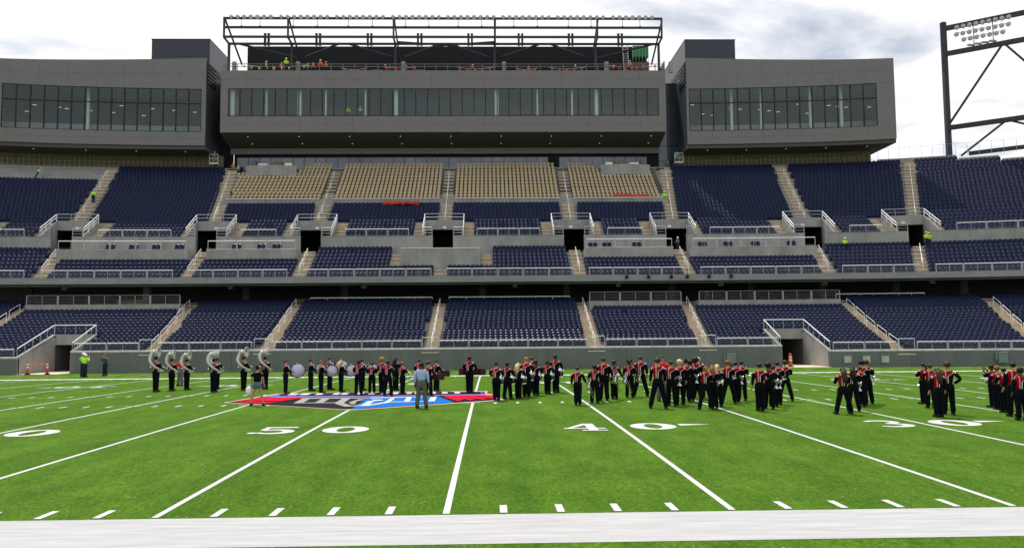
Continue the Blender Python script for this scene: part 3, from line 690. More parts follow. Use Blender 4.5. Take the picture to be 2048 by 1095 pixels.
# mid-aisle handrails
def handrail(label,xf,y0,y1,zf,seg=2.3,gap=.55):
    root=thing('handrail',label,'handrail',(xf(y0),y0-cv(xf(y0)),zf(y0)))
    y=y0
    while y+seg*.6<y1:
        e=min(y+seg,y1); b=MB(True); b.tube([(xf(y),y,zf(y)+.02),(xf(y),y,zf(y)+.92),(xf(e),e,zf(e)+.92),(xf(e),e,zf(e)+.02)],.022,6); part('rail_loop',b,M['alu'],root)
        b=MB(True); b.tube([(xf(y),y,zf(y)+.5),(xf(e),e,zf(e)+.5)],.013,4); part('mid_rail',b,M['alu'],root); y=e+gap
zl=lambda y: float(np.interp(y,[a for a,_ in OUT+LOW],[b for _,b in OUT+LOW])); z2=lambda y: float(np.interp(y,[a for a,_ in T2],[b for _,b in T2])); z1=lambda y: float(np.interp(y,[a for a,_ in T1],[b for _,b in T1]))
for k,(a,s) in enumerate(LA):
    for sg in ((1,-1) if a else (1,)):
        if sg*k==-4: continue
        handrail('handrail along the middle of the '+NAMES_L[sg*k],lambda y,a=a,s=s,sg=sg: sg*(a+s*(y-62)),63.2 if k<3 else 61.6,77.0,zl)
for k,(a,s) in enumerate(UA):
    for sg in ((1,-1) if a else (1,)):
        nm=NAMES_U[sg*k]; handrail('handrail of the upper stairway at the '+nm,lambda y,a=a,s=s,sg=sg: sg*(a+s*(y-83)),87.3,100.2,z2,2.6,.35)
        if k: handrail('handrail below the portal at the '+nm,lambda y,a=a,s=s,sg=sg,k=k: sg*(a+(s if k>2 else 0)*(y-83)),77.2,82.6,z1,1.8,.4)
# landing gates at the foot of the lower stairways
for k,(a,s) in enumerate(LA[:4]):
    for sg in ((1,-1) if a else (1,)):
        x=sg*a; z=1.83 if k<3 else 1.38; y=62.0 if k<3 else 60.35; root=thing('stair_gate','small landing guard at the foot of the '+NAMES_L[sg*k],'railing',(x,y-cv(x),z)); b=MB(True)
        x0=x-.7
        for zz in (.25,.5,.75): b.box(x0,x0+1.4,y+.0,y+.02,z+zz,z+zz+.012)
        part('wires',b,M['steel'],root); b=MB(True); b.box(x0,x0+1.4,y-.02,y+.04,z+1.0,z+1.06); part('top_rail',b,M['alu'],root)
        for xx in (x0,x0+1.4): q=MB(True); q.box(xx-.03,xx+.03,y-.02,y+.03,z-.1,z+1.0); part('post',q,M['steel'],root)
        b=MB(True); b.box(x0-.08,x0+1.48,y-.06,y+.2,z-.36,z-.28); part('step_edge',b,M['tarp'],root)
# upper deck railings
def segs(lim,holes): return cut(lim,holes)
names=['far left','left of the left platform','in front of the left platform','in front of the platform left of the middle','left of the central stair','right of the central stair','in front of the platform right of the middle','in front of the right platform','between the two right portals','far right']
for i,(a,b) in enumerate(segs((-58,68),[(x-.72,x+.72) for x in aisles([(p,(s if j>2 else 0)) for j,(p,s) in enumerate(UA)],75.9,83)])): railing('railing on the upper deck fascia, section %s'%(['at the far left','left of the left platform','below the left platform','below the platform left of the middle','left of the central stair','right of the central stair','below the platform right of the middle','below the right platform','between the two right portals','at the far right'][i]),a+.05,b-.05,75.12,9.27,.80,cables=5)
for i,(a,b) in enumerate(PLAT): railing('bright rail on the %s upper platform'%['leftmost','second','third','rightmost'][i],a+.1,b-.1,80.02,ZP+.06,.95,cables=1)
for i,(a,b) in enumerate(segs((-58,76),[(x-SLOT-1.3,x+SLOT+1.3) for x in PX])): railing('railing above the cross wall, section %d from the left'%(i+1) if False else 'railing on top of the cross wall %s'%['at the far left','in the left navy block','in the outer left block','below the leftmost tan block','below the tan block left of centre','below the tan block right of centre','below the rightmost tan block','below the first right navy block','below the second right navy block','at the far right'][i],a+.25,b-.25,82.78,14.46,.8,cables=2)

# ------------------------------------------------------------------ field wall fittings
for x,nm in ((26.8,'left of the right tunnel'),(49.5,'at the far right of the field wall')):
    y=(61.95 if x<35 else 60.25)-cv(x); root=thing('electrical_cabinet','grey-green electrical cabinet '+nm,'cabinet',(x,y,.3)); b=MB(); b.box(x-.42,x+.42,y-.14,y,.25,1.15); part('body',b,M['elec'],root)
    b=MB(); b.box(x-.38,x+.38,y-.16,y-.141,.3,1.1); part('door',b,M['elec'],root); b=MB(); b.box(x-.44,x+.44,y-.2,y,1.155,1.2); part('lid',b,M['steel'],root)
    b=MB(); b.box(x-.62,x-.48,y-.1,y,.5,1.15); part('conduit_box',b,M['elec'],root)
for x,nm,c_ in ((36.5,'left','glow'),(38.1,'middle','glow'),(39.7,'right','glow')):
    y=60.27-cv(x); root=thing('wall_panel_box','pale square recessed panel on the field wall, %s of three'%nm,'wall panel',(x,y,.4)); b=MB(); b.box(x-.38,x+.38,y-.05,y,.30,.98); part('frame',b,M['elec'],root); b=MB(); b.box(x-.31,x+.31,y-.065,y-.051,.36,.92); part('plate',b,mat('pale_plate',(.45,.47,.36),.4,var=.3,vs=2),root)
for u,x in enumerate((19.7,22.0,24.4,26.1,28.4,30.7)):
    y=74.93-cv(x); root=thing('fascia_speaker','small black spotlight clamped to the fascia, %s of six'%['first','second','third','fourth','fifth','last'][u],'speaker',(x,y,9.0)); b=MB(); b.box(x-.14,x+.14,y-.25,y-.02,8.85,9.18); part('body',b,M['black'],root); b=MB(); b.tube([(x,y-.05,9.1),(x,y+.02,9.9)],.03,4); part('pipe',b,M['bsteel'],root)  # the black boxes are small speakers along the fascia
def cone(x,y,label,lean=0):
    root=thing('delineator_post',label,'safety cone',(x,y,0)); b=MB(); b.lathe([(.24,0),(.24,.06),(.2,.08)],6,Matrix.Translation((x,y,0))); part('rubber_base',b,M['black'],root)
    b=MB(); b.lathe([(.12,.08),(.09,.5),(.06,1.0),(.035,1.05),(.07,1.12),(.05,1.18)],10,Matrix.Translation((x,y,0))); part('cone',b,M['orange'],root,smooth=True)
    for z in (.55,.8): b=MB(); r=.125-.06*z; b.lathe([(r,z),(r-.006,z+.12)],10,Matrix.Translation((x,y,0)),cap=False); part('white_band',b,M['white'],root)
cone(-33.85,59.6,'orange delineator post left in the left tunnel mouth'); cone(-32.2,59.6,'orange delineator post right in the left tunnel mouth')
cone(31.75,60.6,'orange delineator post nearest in the right tunnel mouth'); cone(31.95,61.5,'orange delineator post behind in the right tunnel mouth')
tag(part('barrier_tape',MB().tube([(-33.8,59.7,.95),(-33.3,62,.75),(-34.9,64,.9)],.014,4),M['pink']),'sagging red tape strung in the left tunnel mouth','barrier tape')
# ------------------------------------------------------------------ press boxes
YB=98.0
def facade(root, x0,x1, zt0,zt1, zb, zg0,zg1, gx0,gx1, nw, transom, warp=True, outer=None, pstep=3.6):
    # taupe metal panels in rows round a window band
    def top(x): return zt0+(zt1-zt0)*(x-x0)/(x1-x0)
    n=max(1,round((x1-x0)/pstep))
    for i in range(n):
        a=x0+(x1-x0)*i/n+.008; b=x0+(x1-x0)*(i+1)/n-.008
        t=min(top(a),top(b)); zr=[zg1+(t-zg1)*k/2 for k in range(3)]
        for k in range(2):
            mb=MB(warp)
            if k==1: mb.prism([(a,zr[1]+.008),(b,zr[1]+.008),(b,top(b)),(a,top(a))],YB,YB+.15,'y')
            else: mb.box(a,b,YB,YB+.15,zr[0],zr[1]-.008)
            part('cladding_panel',mb,M['panel'],root)
        zr=[zb,(zb+zg0)/2,zg0]
        for k in range(2): mb=MB(warp); mb.box(a,b,YB,YB+.15,zr[k]+(.008 if k else 0),zr[k+1]-(.008 if k==0 else 0)); part('cladding_panel',mb,M['panel'],root)
    for a,b in ((x0,gx0),(gx1,x1)):
        if b-a>.05: mb=MB(warp); mb.box(a,b,YB,YB+.15,zg0+.008,zg1-.008); part('cladding_panel',mb,M['panel'],root)
    mb=MB(warp); mb.box(x0,x1,YB+.16,YB+.2,zg1,min(zt0,zt1)-.05); mb.box(x0,x1,YB+.16,YB+.2,zb+.02,zg0); part('backing',mb,M['black'],root)
    for i in range(nw):
        a=gx0+(gx1-gx0)*i/nw; b=gx0+(gx1-gx0)*(i+1)/nw
        fr=MB(warp); t=.06 if not transom else .075
        fr.box(a,a+t,YB-.02,YB+.12,zg0,zg1); fr.box(b-t,b,YB-.02,YB+.12,zg0,zg1); fr.box(a+t,b-t,YB-.02,YB+.12,zg0,zg0+.07); fr.box(a+t,b-t,YB-.02,YB+.12,zg1-.07,zg1)
        if transom: fr.box(a+t,b-t,YB-.03,YB+.12,transom-.06,transom+.06)
        wn=part('window',fr,M['frame'],root)
        for z0,z1_ in (((zg0+.07,transom-.06),(transom+.06,zg1-.07)) if transom else ((zg0+.07,zg1-.07),)):
            g=MB(warp); dy=random.uniform(-.004,.004); g.add([(a+t,YB+.05+dy,z0),(b-t,YB+.05-dy,z0),(b-t,YB+.05-dy,z1_),(a+t,YB+.05+dy,z1_)],[(0,1,2,3)]); me=g.mesh('pane',M['glass'],tuple(root.location)); o=part('pane',me,None,wn)
# centre box
pc=thing('press_box','central press box with one long window band under the steel roof frame','press box',(-.5,98,30))
facade(pc,-30.3,29.2,38.56,38.56,30.18,32.35,36.1,-29.3,28.25,37,None,warp=False,pstep=3.5)
mb=MB(); mb.prism([(98.2,30.2),(103.2,29.1),(103.2,29.4),(98.2,30.6)],-30.3,29.2,'x'); part('soffit',mb,M['soffit'],pc)
mb=MB(); mb.box(-30.3,29.2,102.8,103.2,28.3,29.1); part('soffit_fascia',mb,M['panel'],pc)
for s,x in ((-1,-30.3),(1,29.2)):
    mb=MB(); x2=x-.15*s; mb.prism([(98.15,30.2),(103.2,29.1),(110,29.1),(110,38.5),(98.15,39.9 if s>0 else 38.5)],min(x,x2),max(x,x2),'x'); part('end_wall',mb,M['panel'],pc)
mb=MB(); mb.box(-30.1,29,98.2,109,38.2,38.5); part('roof_deck',mb,M['concrete'],pc)
mb=MB(); mb.box(-30,29,98.2,105,31.9,32.3); part('floor',mb,M['inner'],pc)
mb=MB(); mb.box(-30,29,98.2,105,36.9,37.0); part('ceiling',mb,M['inner'],pc)
for a,b,mm in ((-30,-7.3,'inner'),(-7.3,6.2,'innerd'),(6.2,29,'inner')): mb=MB(); mb.box(a,b,104.8 if mm=='inner' else 99.6,105,34.4,36.9); part('rear_wall',mb,M[mm],pc); mb=MB(); mb.box(a,b,104.7 if mm=='inner' else 99.5,105,32.3,34.39); part('wall_shade_band',mb,M['innerd'],pc)  # rear wall's lower half coloured dark so the glass shades off downward
for x,hw in ((-28.9,.25),(-24.4,.09),(-20.0,.25),(-16.5,.1),(-11.2,.1),(-7.1,.22),(6.4,.25),(11.9,.1),(16.6,.1),(19.9,.22)): mb=MB(); mb.box(x-hw,x+hw,98.6,99,32.3,36.9); part('column',mb,M['white'],pc)
for x in np.arange(-27,28,6.8):
    for y,z in ((99.4,29.93),(101.6,29.45)):
        b=MB(); b.box(x-.06,x+.06,y-.06,y+.06,z-.03,z+.02); part('downlight',b,M['glow'],pc)
# side boxes
def sidebox(s,label,nw):
    root=thing('press_box',label,'press box',(s*45,98-cv(45),28.3))
    xi,xo=(32.0,58.9); x0,x1=(xi,xo) if s>0 else (-63.5,-32.2)
    zt=(40.25,39.2) if s>0 else (39.0,40.2)
    gx=(32.3,56.7) if s>0 else (-57.3,-32.75)
    facade(root,x0,x1,zt[0],zt[1],28.4,30.22,36.0,gx[0],gx[1],nw,34.0,pstep=3.3)
    mb=MB(True); mb.box(x0,x1,98.2,110,27.9,28.38); part('soffit',mb,M['soffit'],root)
    mb=MB(True); mb.box(x0+.2,x1-.2,98.25,106,29.8,30.15); mb.box(x0+.2,x1-.2,98.25,106,36.6,36.8); part('floor_and_ceiling',mb,M['inner'],root)
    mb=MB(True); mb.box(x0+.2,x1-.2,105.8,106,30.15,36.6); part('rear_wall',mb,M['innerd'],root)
    mb=MB(True); mb.box(x0+.2,x1-.2,100.6,100.8,30.15,31.6); part('inner_partition',mb,M['inner'],root)
    for x in ((x0+15.6,x1-.9) if s<0 else (x0+6.5,x0+10.5,x0+17,x0+21)):
        b=MB(True); b.box(x-.16,x+.16,99.8,100.1,30.2,36.6); part('column',b,M['white'],root)
    for k in range(14):
        x=x0+1.5+k*(x1-x0-3)/13; y=101.0+(k*37%5)*.9; b=MB(True); b.box(x-.22,x+.22,y,y+.2,34.6-(k*3%4)*.28,34.66-(k*3%4)*.28); part('ceiling_lamp',b,M['glow'],root)
    for k in range(5):
        x=x0+3+k*(x1-x0-6)/4; b=MB(True); b.box(x-.07,x+.07,99.4,99.5,27.86,27.89); part('downlight',b,M['glow'],root)
    xin=32.0*s if s>0 else -32.2; x2=xin+.2*s
    mb=MB(True); mb.box(min(xin,x2),max(xin,x2),98.2,110,28.4,39.9); part('end_wall',mb,M['rib'],root)
    for k in range(6): b=MB(True); b.box(min(xin,xin-.12*s),max(xin,xin-.12*s),98.4,102,37+k*.5,37.25+k*.5); part('louvre',b,M['frame'],root)
    xou=x1 if s>0 else x0; x2=xou-.2*s
    mb=MB(True); mb.prism([(98.2,28.4),(110,28.4),(110,39.1),(98.2,39.1)],min(xou,x2),max(xou,x2),'x'); part('end_wall',mb,M['panel'],root)
    mb=MB(True); mb.box(x0,x1,98.3,110,39.0,39.15); part('roof',mb,M['concrete'],root)
    # sheathed wall with steel studs beneath
    wb=thing('stud_wall','unfinished tan wall with steel studs below the %s press box'%('right' if s>0 else 'left'),'wall',(s*45,102.6-cv(45),25.5))
    a,b_=(31.5,57.6) if s>0 else (-64,-31.2)
    mb=MB(True); mb.box(a,b_,102.6,102.9,24.8,28.0); part('sheathing',mb,M['stud'],wb)
    for x in np.arange(a+.4,b_,.62):
        q=MB(True); q.box(x-.02,x+.02,102.48,102.59,25.6,27.5+.3*math.sin(x)); part('stud',q,M['studm'],wb)
    for z in (26.4,27.0): q=MB(True); q.box(a+1,b_-1,102.44,102.475,z,z+.03); part('rail_channel',q,M['studm'],wb)
sidebox(-1,'left press box, curved taupe front with two-row window band and lit ceiling lamps',15)
sidebox(1,'right press box, curved taupe front with its free end over the open sky',15)
# links in the gaps, club glass
for s in (-1,1):
    root=thing('gap_link','dark infilled link between the central and %s press box'%('right' if s>0 else 'left'),'glazed wall',(s*30.6,104,30)); x0,x1=(29.25,32) if s>0 else (-32.2,-30.35)
    for z0 in np.arange(25.2,38.4,2.2):
        mb=MB(); mb.box(x0,x1,104.1,104.2,z0+.04,z0+2.16); part('pane',mb,M['bglass'] if s>0 else M['black'],root)  # blue glass on the right; left panes coloured black for the dark void
    mb=MB(); mb.box(x0,x1,104.0,104.08,38.4,38.6); mb.box((x0+x1)/2-.04,(x0+x1)/2+.04,104.0,104.08,25,38.4); part('mullion',mb,M['frame'],root)
    mb=MB(); mb.box(x0,x1,104.21,104.4,24.8,38.5); part('backing',mb,M['black'],root)
club=thing('club_glass_wall','long club window wall under the central press box soffit','window wall',(0,103.4,26))
n=38
for i in range(n):
    a=-29.6+58.6*i/n; b=-29.6+58.6*(i+1)/n
    if abs(a+7.3)<0: continue
    fr=MB(); fr.box(a,a+.05,103.3,103.42,25.2,28.35); fr.box(a+.05,b,103.3,103.42,28.27,28.35); fr.box(a+.05,b,103.3,103.42,27.9,27.95); wn=part('window',fr,M['frame'],club)
    dark = abs((a+b)/2-14.9)<.8 or (a+b)/2>27.0
    g=MB(); g.box(a+.05,b-.01,103.36,103.39,25.2,27.9); me=g.mesh('pane',M['black'] if dark else M['cglass'],tuple(club.location)); part('pane',me,None,wn)
mb=MB(); mb.box(-30,29.2,103.45,103.6,25,29.1); part('backing',mb,M['black'],club)
mb=MB(); mb.box(-31,30,101.4,103.4,24.8,25.2); part('walkway',mb,M['concrete'],club)
for s,nm in ((-1,'left'),(1,'right')):   # curved concrete terraces
    root=thing('terrace_pod','curved concrete terrace pod at the top of the %s tan block'%nm,'concrete terrace',(s*23,99.5,25)); 
    arcp=[(s*(20.4+6.6*k/8), 99.0-.7*math.sin(math.pi*k/8)) for k in range(9)]
    b=MB()
    for (xa,ya),(xb,yb) in zip(arcp[:-1],arcp[1:]): b.beam((xa,ya,25.15),(xb,yb,25.15),.2,1.4)
    part('parapet',b,M['concrete'],root)
    b=MB(); b.prism([(s*20.4,99.0)]+arcp+[(s*27,101.4),(s*20.4,101.4)],24.4,24.8,'z'); part('floor',b,M['concrete'],root)
    for k,(dx,w_,h) in enumerate([(1.2,.9,.5),(2.8,1.5,.7),(4.6,1.2,.45),(5.8,.6,.9)]):
        q=MB(); q.box(s*20.4+s*dx-w_/2,s*20.4+s*dx+w_/2,99.5,100.2,25.3,25.85+h); tag(part('material_stack',q,[M['white'],M['stud'],M['white'],M['grey']][k]),'stack of wrapped building material on the %s terrace pod, %s'%(nm,['nearest the centre','wide one','low pale one','outermost'][k]),'material stack',None)
# penthouses
for s,(x0,x1),(y0,y1),zt in ((-1,(-42.7,-34.5),(106,114),45.6),(1,(33.9,41.2),(106,120),45.6)):
    root=thing('rooftop_plant_room','ribbed slate plant room on the %s press box roof'%('right' if s>0 else 'left'),'rooftop box',((x0+x1)/2,y0,39)); b=MB()
    b.box(x0,x1,y0,y1,39,zt); part('body',b,M['rib'],root)
    for k in range(20): q=MB(); z=39.3+k*.32; q.box(x0,x1,y0-.05,y0-.005,z,z+.2); part('rib',q,M['rib'],root)
    xs=x1 if s<0 else x0; q=MB(); q.box(min(xs,xs-.04*s),max(xs,xs-.04*s),y0,y1,39,zt-.02); part('side_cladding',q,M['ribl'],root)
    q=MB(); q.box(x0-.06,x1+.06,y0-.08,y1,zt+.003,zt+.12); part('cap',q,M['frame'],root)
# ------------------------------------------------------------------ steel roof frame
rf=thing('roof_frame','dark steel roof frame carrying floodlights above the central press box','steel frame',(-.5,98,38.6))
def bar(name,p,q,w_,h=None,ma='bsteel',parent=rf):
    b=MB(); b.beam(p,q,w_,h); return part(name,b,M[ma],parent)
X0,X1=-30.1,28.95
for y,z in ((98,45.7),(98,44.45),(98,43.15),(100.3,43.0)): bar('beam',(X0,y,z),(X1,y,z),.24,.28)
CXS=[-30.0,-21.5,-7.4,6.2,20.1,28.85]
for x in CXS:
    bar('front_post',(x,98.05,45.6),(x,98.05,43.1),.24); bar('outrigger',(x,98.05,43.1),(x,100.3,43.0),.22); bar('column',(x,100.3,43.0),(x,100.3,38.5),.3); bar('rafter',(x+.1,98.1,45.6),(x+.1,106,42.0),.2)
    b=MB(); b.box(x+1.0,x+1.5,98.5,98.9,38.5,39.95); part('pier',b,M['concrete'],rf)
for a,b in zip(CXS[:-1],CXS[1:]):
    mid=(a+b)/2
    if a>-25 and b<25: bar('brace',(mid-.8,100.3,42.95),(a+.9,104.5,42.6),.22); bar('brace',(mid+.8,100.3,42.95),(b-.9,104.5,42.6),.22)
bar('brace',(-28.5,100.3,42.95),(-21.9,104.5,42.5),.22); bar('brace',(28,100.3,42.95),(20.9,104.5,42.5),.22); bar('brace',(-7.2,100.3,43.3),(1,100.3,42.7),.2); bar('brace',(6.1,100.3,43.3),(-2,100.3,42.7),.2)
for x in np.arange(-27.9,28,6.98):
    pass
for u in (525,630,735,838,942,1046,1150,1253):
    x=(u-1024)*.0658+8.27
    for d in (-.24,.24): b=MB(); b.box(x+d-.14,x+d+.14,98.9,99.2,42.3,43.9); b.box(x+d-.17,x+d+.17,98.85,99.25,43.9,43.98); part('hanger_stub',b,M['bsteel'],rf)
for u in (478,515,583,631,694,743,810,858,918,966,1032,1080,1144,1191,1256,1292):
    x=(u-1024)*.0658+8.27; b=MB(); b.tube([(x,98.0,45.6),(x,98.0,44.4)],.035,4); b.tube([(x,97.85,44.25),(x,97.85,44.6)],.14,6); part('drop_rod',b,M['bsteel'],rf)
b=MB(); b.box(-29.3,28.4,106.6,106.8,38.5,44.85); tag(part('black_screen_wall',b,M['black']),'long black sheeted wall under the roof frame','screen wall')
root=thing('guard_railing','grey two-rail guard railing along the top of the central press box','railing',(0,98.3,38.56))
for z in (39.55,39.2): bar('rail',(X0,98.35,z),(X1,98.35,z),.07,parent=root,ma='ribl')
for x in np.arange(-29.8,29,1.56): b=MB(); b.box(x-.035,x+.035,98.3,98.4,38.56,39.52); part('post',b,M['ribl'],root)
# floodlights
fl=MB(); 
mt=Matrix.Rotation(R(115),4,'X')
flA=MB().lathe([(.10,-.34),(.16,-.30),(.30,-.05),(.34,0)],12,mt,cap=True).mesh('housing',M['lampb'],smooth=True)
flB=MB().lathe([(.33,.0),(.27,.035),(.12,.06),(.01,.065)],12,mt).mesh('lens',M['lamp'],smooth=True)
flC=MB(); flC.beam((0,0,0),(0,.05,.35),.05); flC=flC.mesh('bracket',M['bsteel'])
fl0=thing('floodlight','round floodlight in the row along the front beam of the roof frame','floodlight',(0,0,0),group='floodlights along the roof frame')
for nm,me in (('housing',flA),('lens',flB),('bracket',flC)): part(nm,me,None,fl0)
first=True
for c0,cnt in ((457,7),(558,8),(671,8),(785,8),(897,8),(1010,8),(1122,8),(1236,7)):
    for k in range(cnt):
        x=(c0+k*13.4-1024)*.0658+8.27; o=fl0 if first else copy_to(fl0); first=False
        o.location=(x,97.75,45.75); o.rotation_euler=(0,0,R((k-3.5)*14)); 
        o['label']='round floodlight in the row along the front beam of the roof frame, %s cluster'%['leftmost','second','third','fourth','fifth','sixth','seventh','rightmost'][[457,558,671,785,897,1010,1122,1236].index(c0)]; o['group']='roof frame floodlights, %s cluster'%['leftmost','second','third','fourth','fifth','sixth','seventh','rightmost'][[457,558,671,785,897,1010,1122,1236].index(c0)]
# ladder, green board room, pennants
root=thing('ladder','aluminium ladder leaning on the black screen wall at the right','ladder',(25.2,105.9,38.6))
for dx in (-.35,.35): bar('stile',(25.2+dx,105.0,38.6),(25.2+dx,106.4,45.2),.09,parent=root,ma='steel')
for k in range(18): bar('rung',(24.85,105.0+k*.08,38.9+k*.36),(25.55,105.0+k*.08,38.9+k*.36),.06,parent=root,ma='steel')
root=thing('green_sheathed_box','unfinished room with green wall board at the right end of the roof deck','site room',(27,105,40)); b=MB(); b.box(26.2,28.4,105.2,106.5,42.9,44.5); part('green_board',b,M['green'],root); b=MB(); b.box(25.6,28.4,105.0,106.5,40.9,42.1); part('beam_face',b,M['soffit'],root)
for k in range(6): b=MB(); b.box(26.1+k*.45,26.14+k*.45,105.14,105.19,42.3,44.5); part('stud',b,M['steel'],root)
def pennants(label,x0,x1,y,z0,ma,n):
    root=thing('pennant_string',label,'pennant string',((x0+x1)/2,y,z0)); pth=[(x0+(x1-x0)*i/12,y,z0-.25*math.sin(math.pi*i/12)) for i in range(13)]
    b=MB(); b.tube(pth,.012,4); part('cord',b,M['white'],root)
    for i in range(n):
        t=(i+.5)/n; x=x0+(x1-x0)*t; z=z0-.25*math.sin(math.pi*t); b=MB(); b.prism([(x-.16,z),(x+.16,z),(x+random.uniform(-.05,.05),z-.5)],y-.01,y+.01,'y'); part('pennant',b,M[ma],root)
pennants('yellow pennant string sagging at the left end of the roof deck',-28,-19,98.9,39.6,'yel',9); pennants('red pennant string right of the fourth pier',1,6,98.9,39.3,'pink',5)
pennants('red pennant string at the right end of the roof deck',21,28.4,98.9,39.6,'pink',9); pennants('red pennant string left of the middle of the roof deck',-9,-4,98.9,39.4,'pink',4); pennants('red pennant string between the second and third piers',-14.5,-11,98.9,39.2,'pink',4); pennants('red pennant string left of the fifth pier',13.5,18.5,98.9,39.3,'pink',5)
pennants('red pennants right of the middle of the roof deck',9,12,98.9,39.2,'pink',4)
for i,(x,w_) in enumerate(((-10.5,1.4),(-4.5,1.0),(2.5,1.2),(10,1.0),(12.5,.9),(17.5,1.3),(24.6,.9))):
    b=MB(); b.box(x,x+w_,99.2,99.9,38.55,38.55+random.uniform(.3,.55)); tag(part('equipment_crate',b,M['grey']),'low grey crate on the roof deck, %s from the left'%['first','second','third','fourth','fifth','sixth','seventh'][i],'crate')
# ------------------------------------------------------------------ light tower
tw=thing('light_tower','tall dark steel light tower behind the far right of the upper deck','light tower',(68.7,100,20)); A=Vector((68.7,100,0)); Bd=Vector((7.6,-6.0,0))
def tp(t,z): p=A+Bd*t; return (p.x,p.y,z)
bar('column',tp(0,18),tp(0,46.0),.62,.62,parent=tw)
for z in (45.1,41.5,31.1): bar('beam',tp(0,z),tp(2.5,z),.5,.62,parent=tw)
bar('beam',tp(.25,27.2),tp(2.5,27.2),.5,.5,parent=tw)
bar('diagonal',tp(.72,41.3),tp(.02,31.6),.26,parent=tw); bar('diagonal',tp(.76,41.3),tp(1.6,30.9),.26,parent=tw)
bar('diagonal',tp(.72,31.0),tp(.15,27.0),.24,parent=tw); bar('diagonal',tp(.76,31.0),tp(1.8,26.5),.24,parent=tw)
for t in (.38,.62): bar('lamp_rail',tp(t,45.4),tp(t,41.2),.1,parent=tw,ma='steel')
for k in range(14): b=MB(); z=39+k*.5; p=A+Vector((-.42,-.3,0)); b.box(p.x-.12,p.x+.12,p.y-.1,p.y+.1,z,z+.35); part('cable_clamp',b,M['bsteel'],tw)
for row,(z,t0,cnt) in enumerate(((44.75,.19,9),(43.8,.18,9),(42.9,.27,7))):
    bar('lamp_rail',tp(t0-.02,z+.35),tp(t0+.08*(cnt-1)+.03,z+.35),.06,parent=tw,ma='steel')
    for k in range(cnt):
        o=copy_to(fl0); p=tp(t0+.08*k,z); o.location=(p[0]-.35,p[1]-.35,p[2]); o.rotation_euler=(0,0,R(-25)); o.scale=(.95,)*3
        o['label']='round floodlight hanging in the %s row of the right light tower'%['top','middle','bottom'][row]; o['group']='%s row of tower floodlights'%['top','middle','bottom'][row]
for k in range(4):
    p=tp(.33+.09*k,42.05); b=MB(); b.box(p[0]-.45,p[0]+.45,p[1]-.35,p[1]-.05,41.95,42.15); tag(part('strip_light',b,M['lampb']),'flat strip light below the lamp rows of the tower, %s from the left'%['first','second','third','fourth'][k],'strip light')
# thin fence on the rear parapet
root=thing('rear_fence','thin see-through fence along the parapet at the far right','fence',(62,101-cv(62),26.7))
b=MB(True); b.box(57.8,78,101.45,101.47,27.9,27.93); part('top_wire',b,M['steel'],root)
for x in np.arange(58,76,1.3): b=MB(True); b.box(x-.015,x+.015,101.44,101.47,26.2,27.9); part('post',b,M['steel'],root)

# ------------------------------------------------------------------ people
def skinmesh(name, verts, edges, rad, ma, sub=1, root=0):
    me=D.meshes.new('tmp'); me.from_pydata([tuple(v) for v in verts],edges,[]); o=D.objects.new('tmp',me); COL.objects.link(o)
    md=o.modifiers.new('s','SKIN'); md.use_smooth_shade=True
    for i,r in enumerate(rad): 
        sv=me.skin_vertices[0].data[i]; sv.radius=r if hasattr(r,'__len__') else (r,r); sv.use_root=(i==root)
    ms=o.modifiers.new('u','SUBSURF'); ms.levels=sub; ms.render_levels=sub
    dg=bpy.context.evaluated_depsgraph_get(); ev=o.evaluated_get(dg); r=D.meshes.new_from_object(ev); r.name=name
    r.materials.clear(); r.materials.append(ma)
    D.objects.remove(o); D.meshes.remove(me); return r
ARMS={ # (elbow, wrist, hand direction) right side (x>0), left side mirrored unless given
 'down':(((.235,-.01,1.16),(.25,.06,.93)),)*2,
 'play':(((.25,.06,1.17),(.14,.28,1.16)),)*2,
 'horn':(((.24,.08,1.17),(.07,.27,1.27)),)*2,
 'hip':(((.36,-.08,1.18),(.18,.05,1.03)),((.24,-.01,1.16),(.25,.06,.93))),
 'tromb':(((.27,.02,1.17),(.34,.20,1.00)),((.24,.0,1.16),(.25,.05,.93))),
 'photo':(((.25,.12,1.22),(.10,.25,1.50)),((.25,.12,1.22),(.10,.25,1.50))),
 'point':(((.26,.10,1.25),(.40,.30,1.30)),((.24,.0,1.16),(.25,.05,.93))),
 'drum':(((.28,.03,1.19),(.20,.27,1.10)),)*2}
LEGS={'closed':((.075,.01,.50),(.08,0,.08)),'normal':((.10,.015,.50),(.12,0,.08)),'wide':((.17,.01,.49),(.25,0,.08)),'step':((.12,.02,.50),(.17,.0,.08))}
def armchain(pose, side):
    e,wv=ARMS[pose][0 if side>0 else 1]; s=side
    return Vector((.185*s,0,1.42)), Vector((e[0]*s,e[1],e[2])), Vector((wv[0]*s,wv[1],wv[2]))
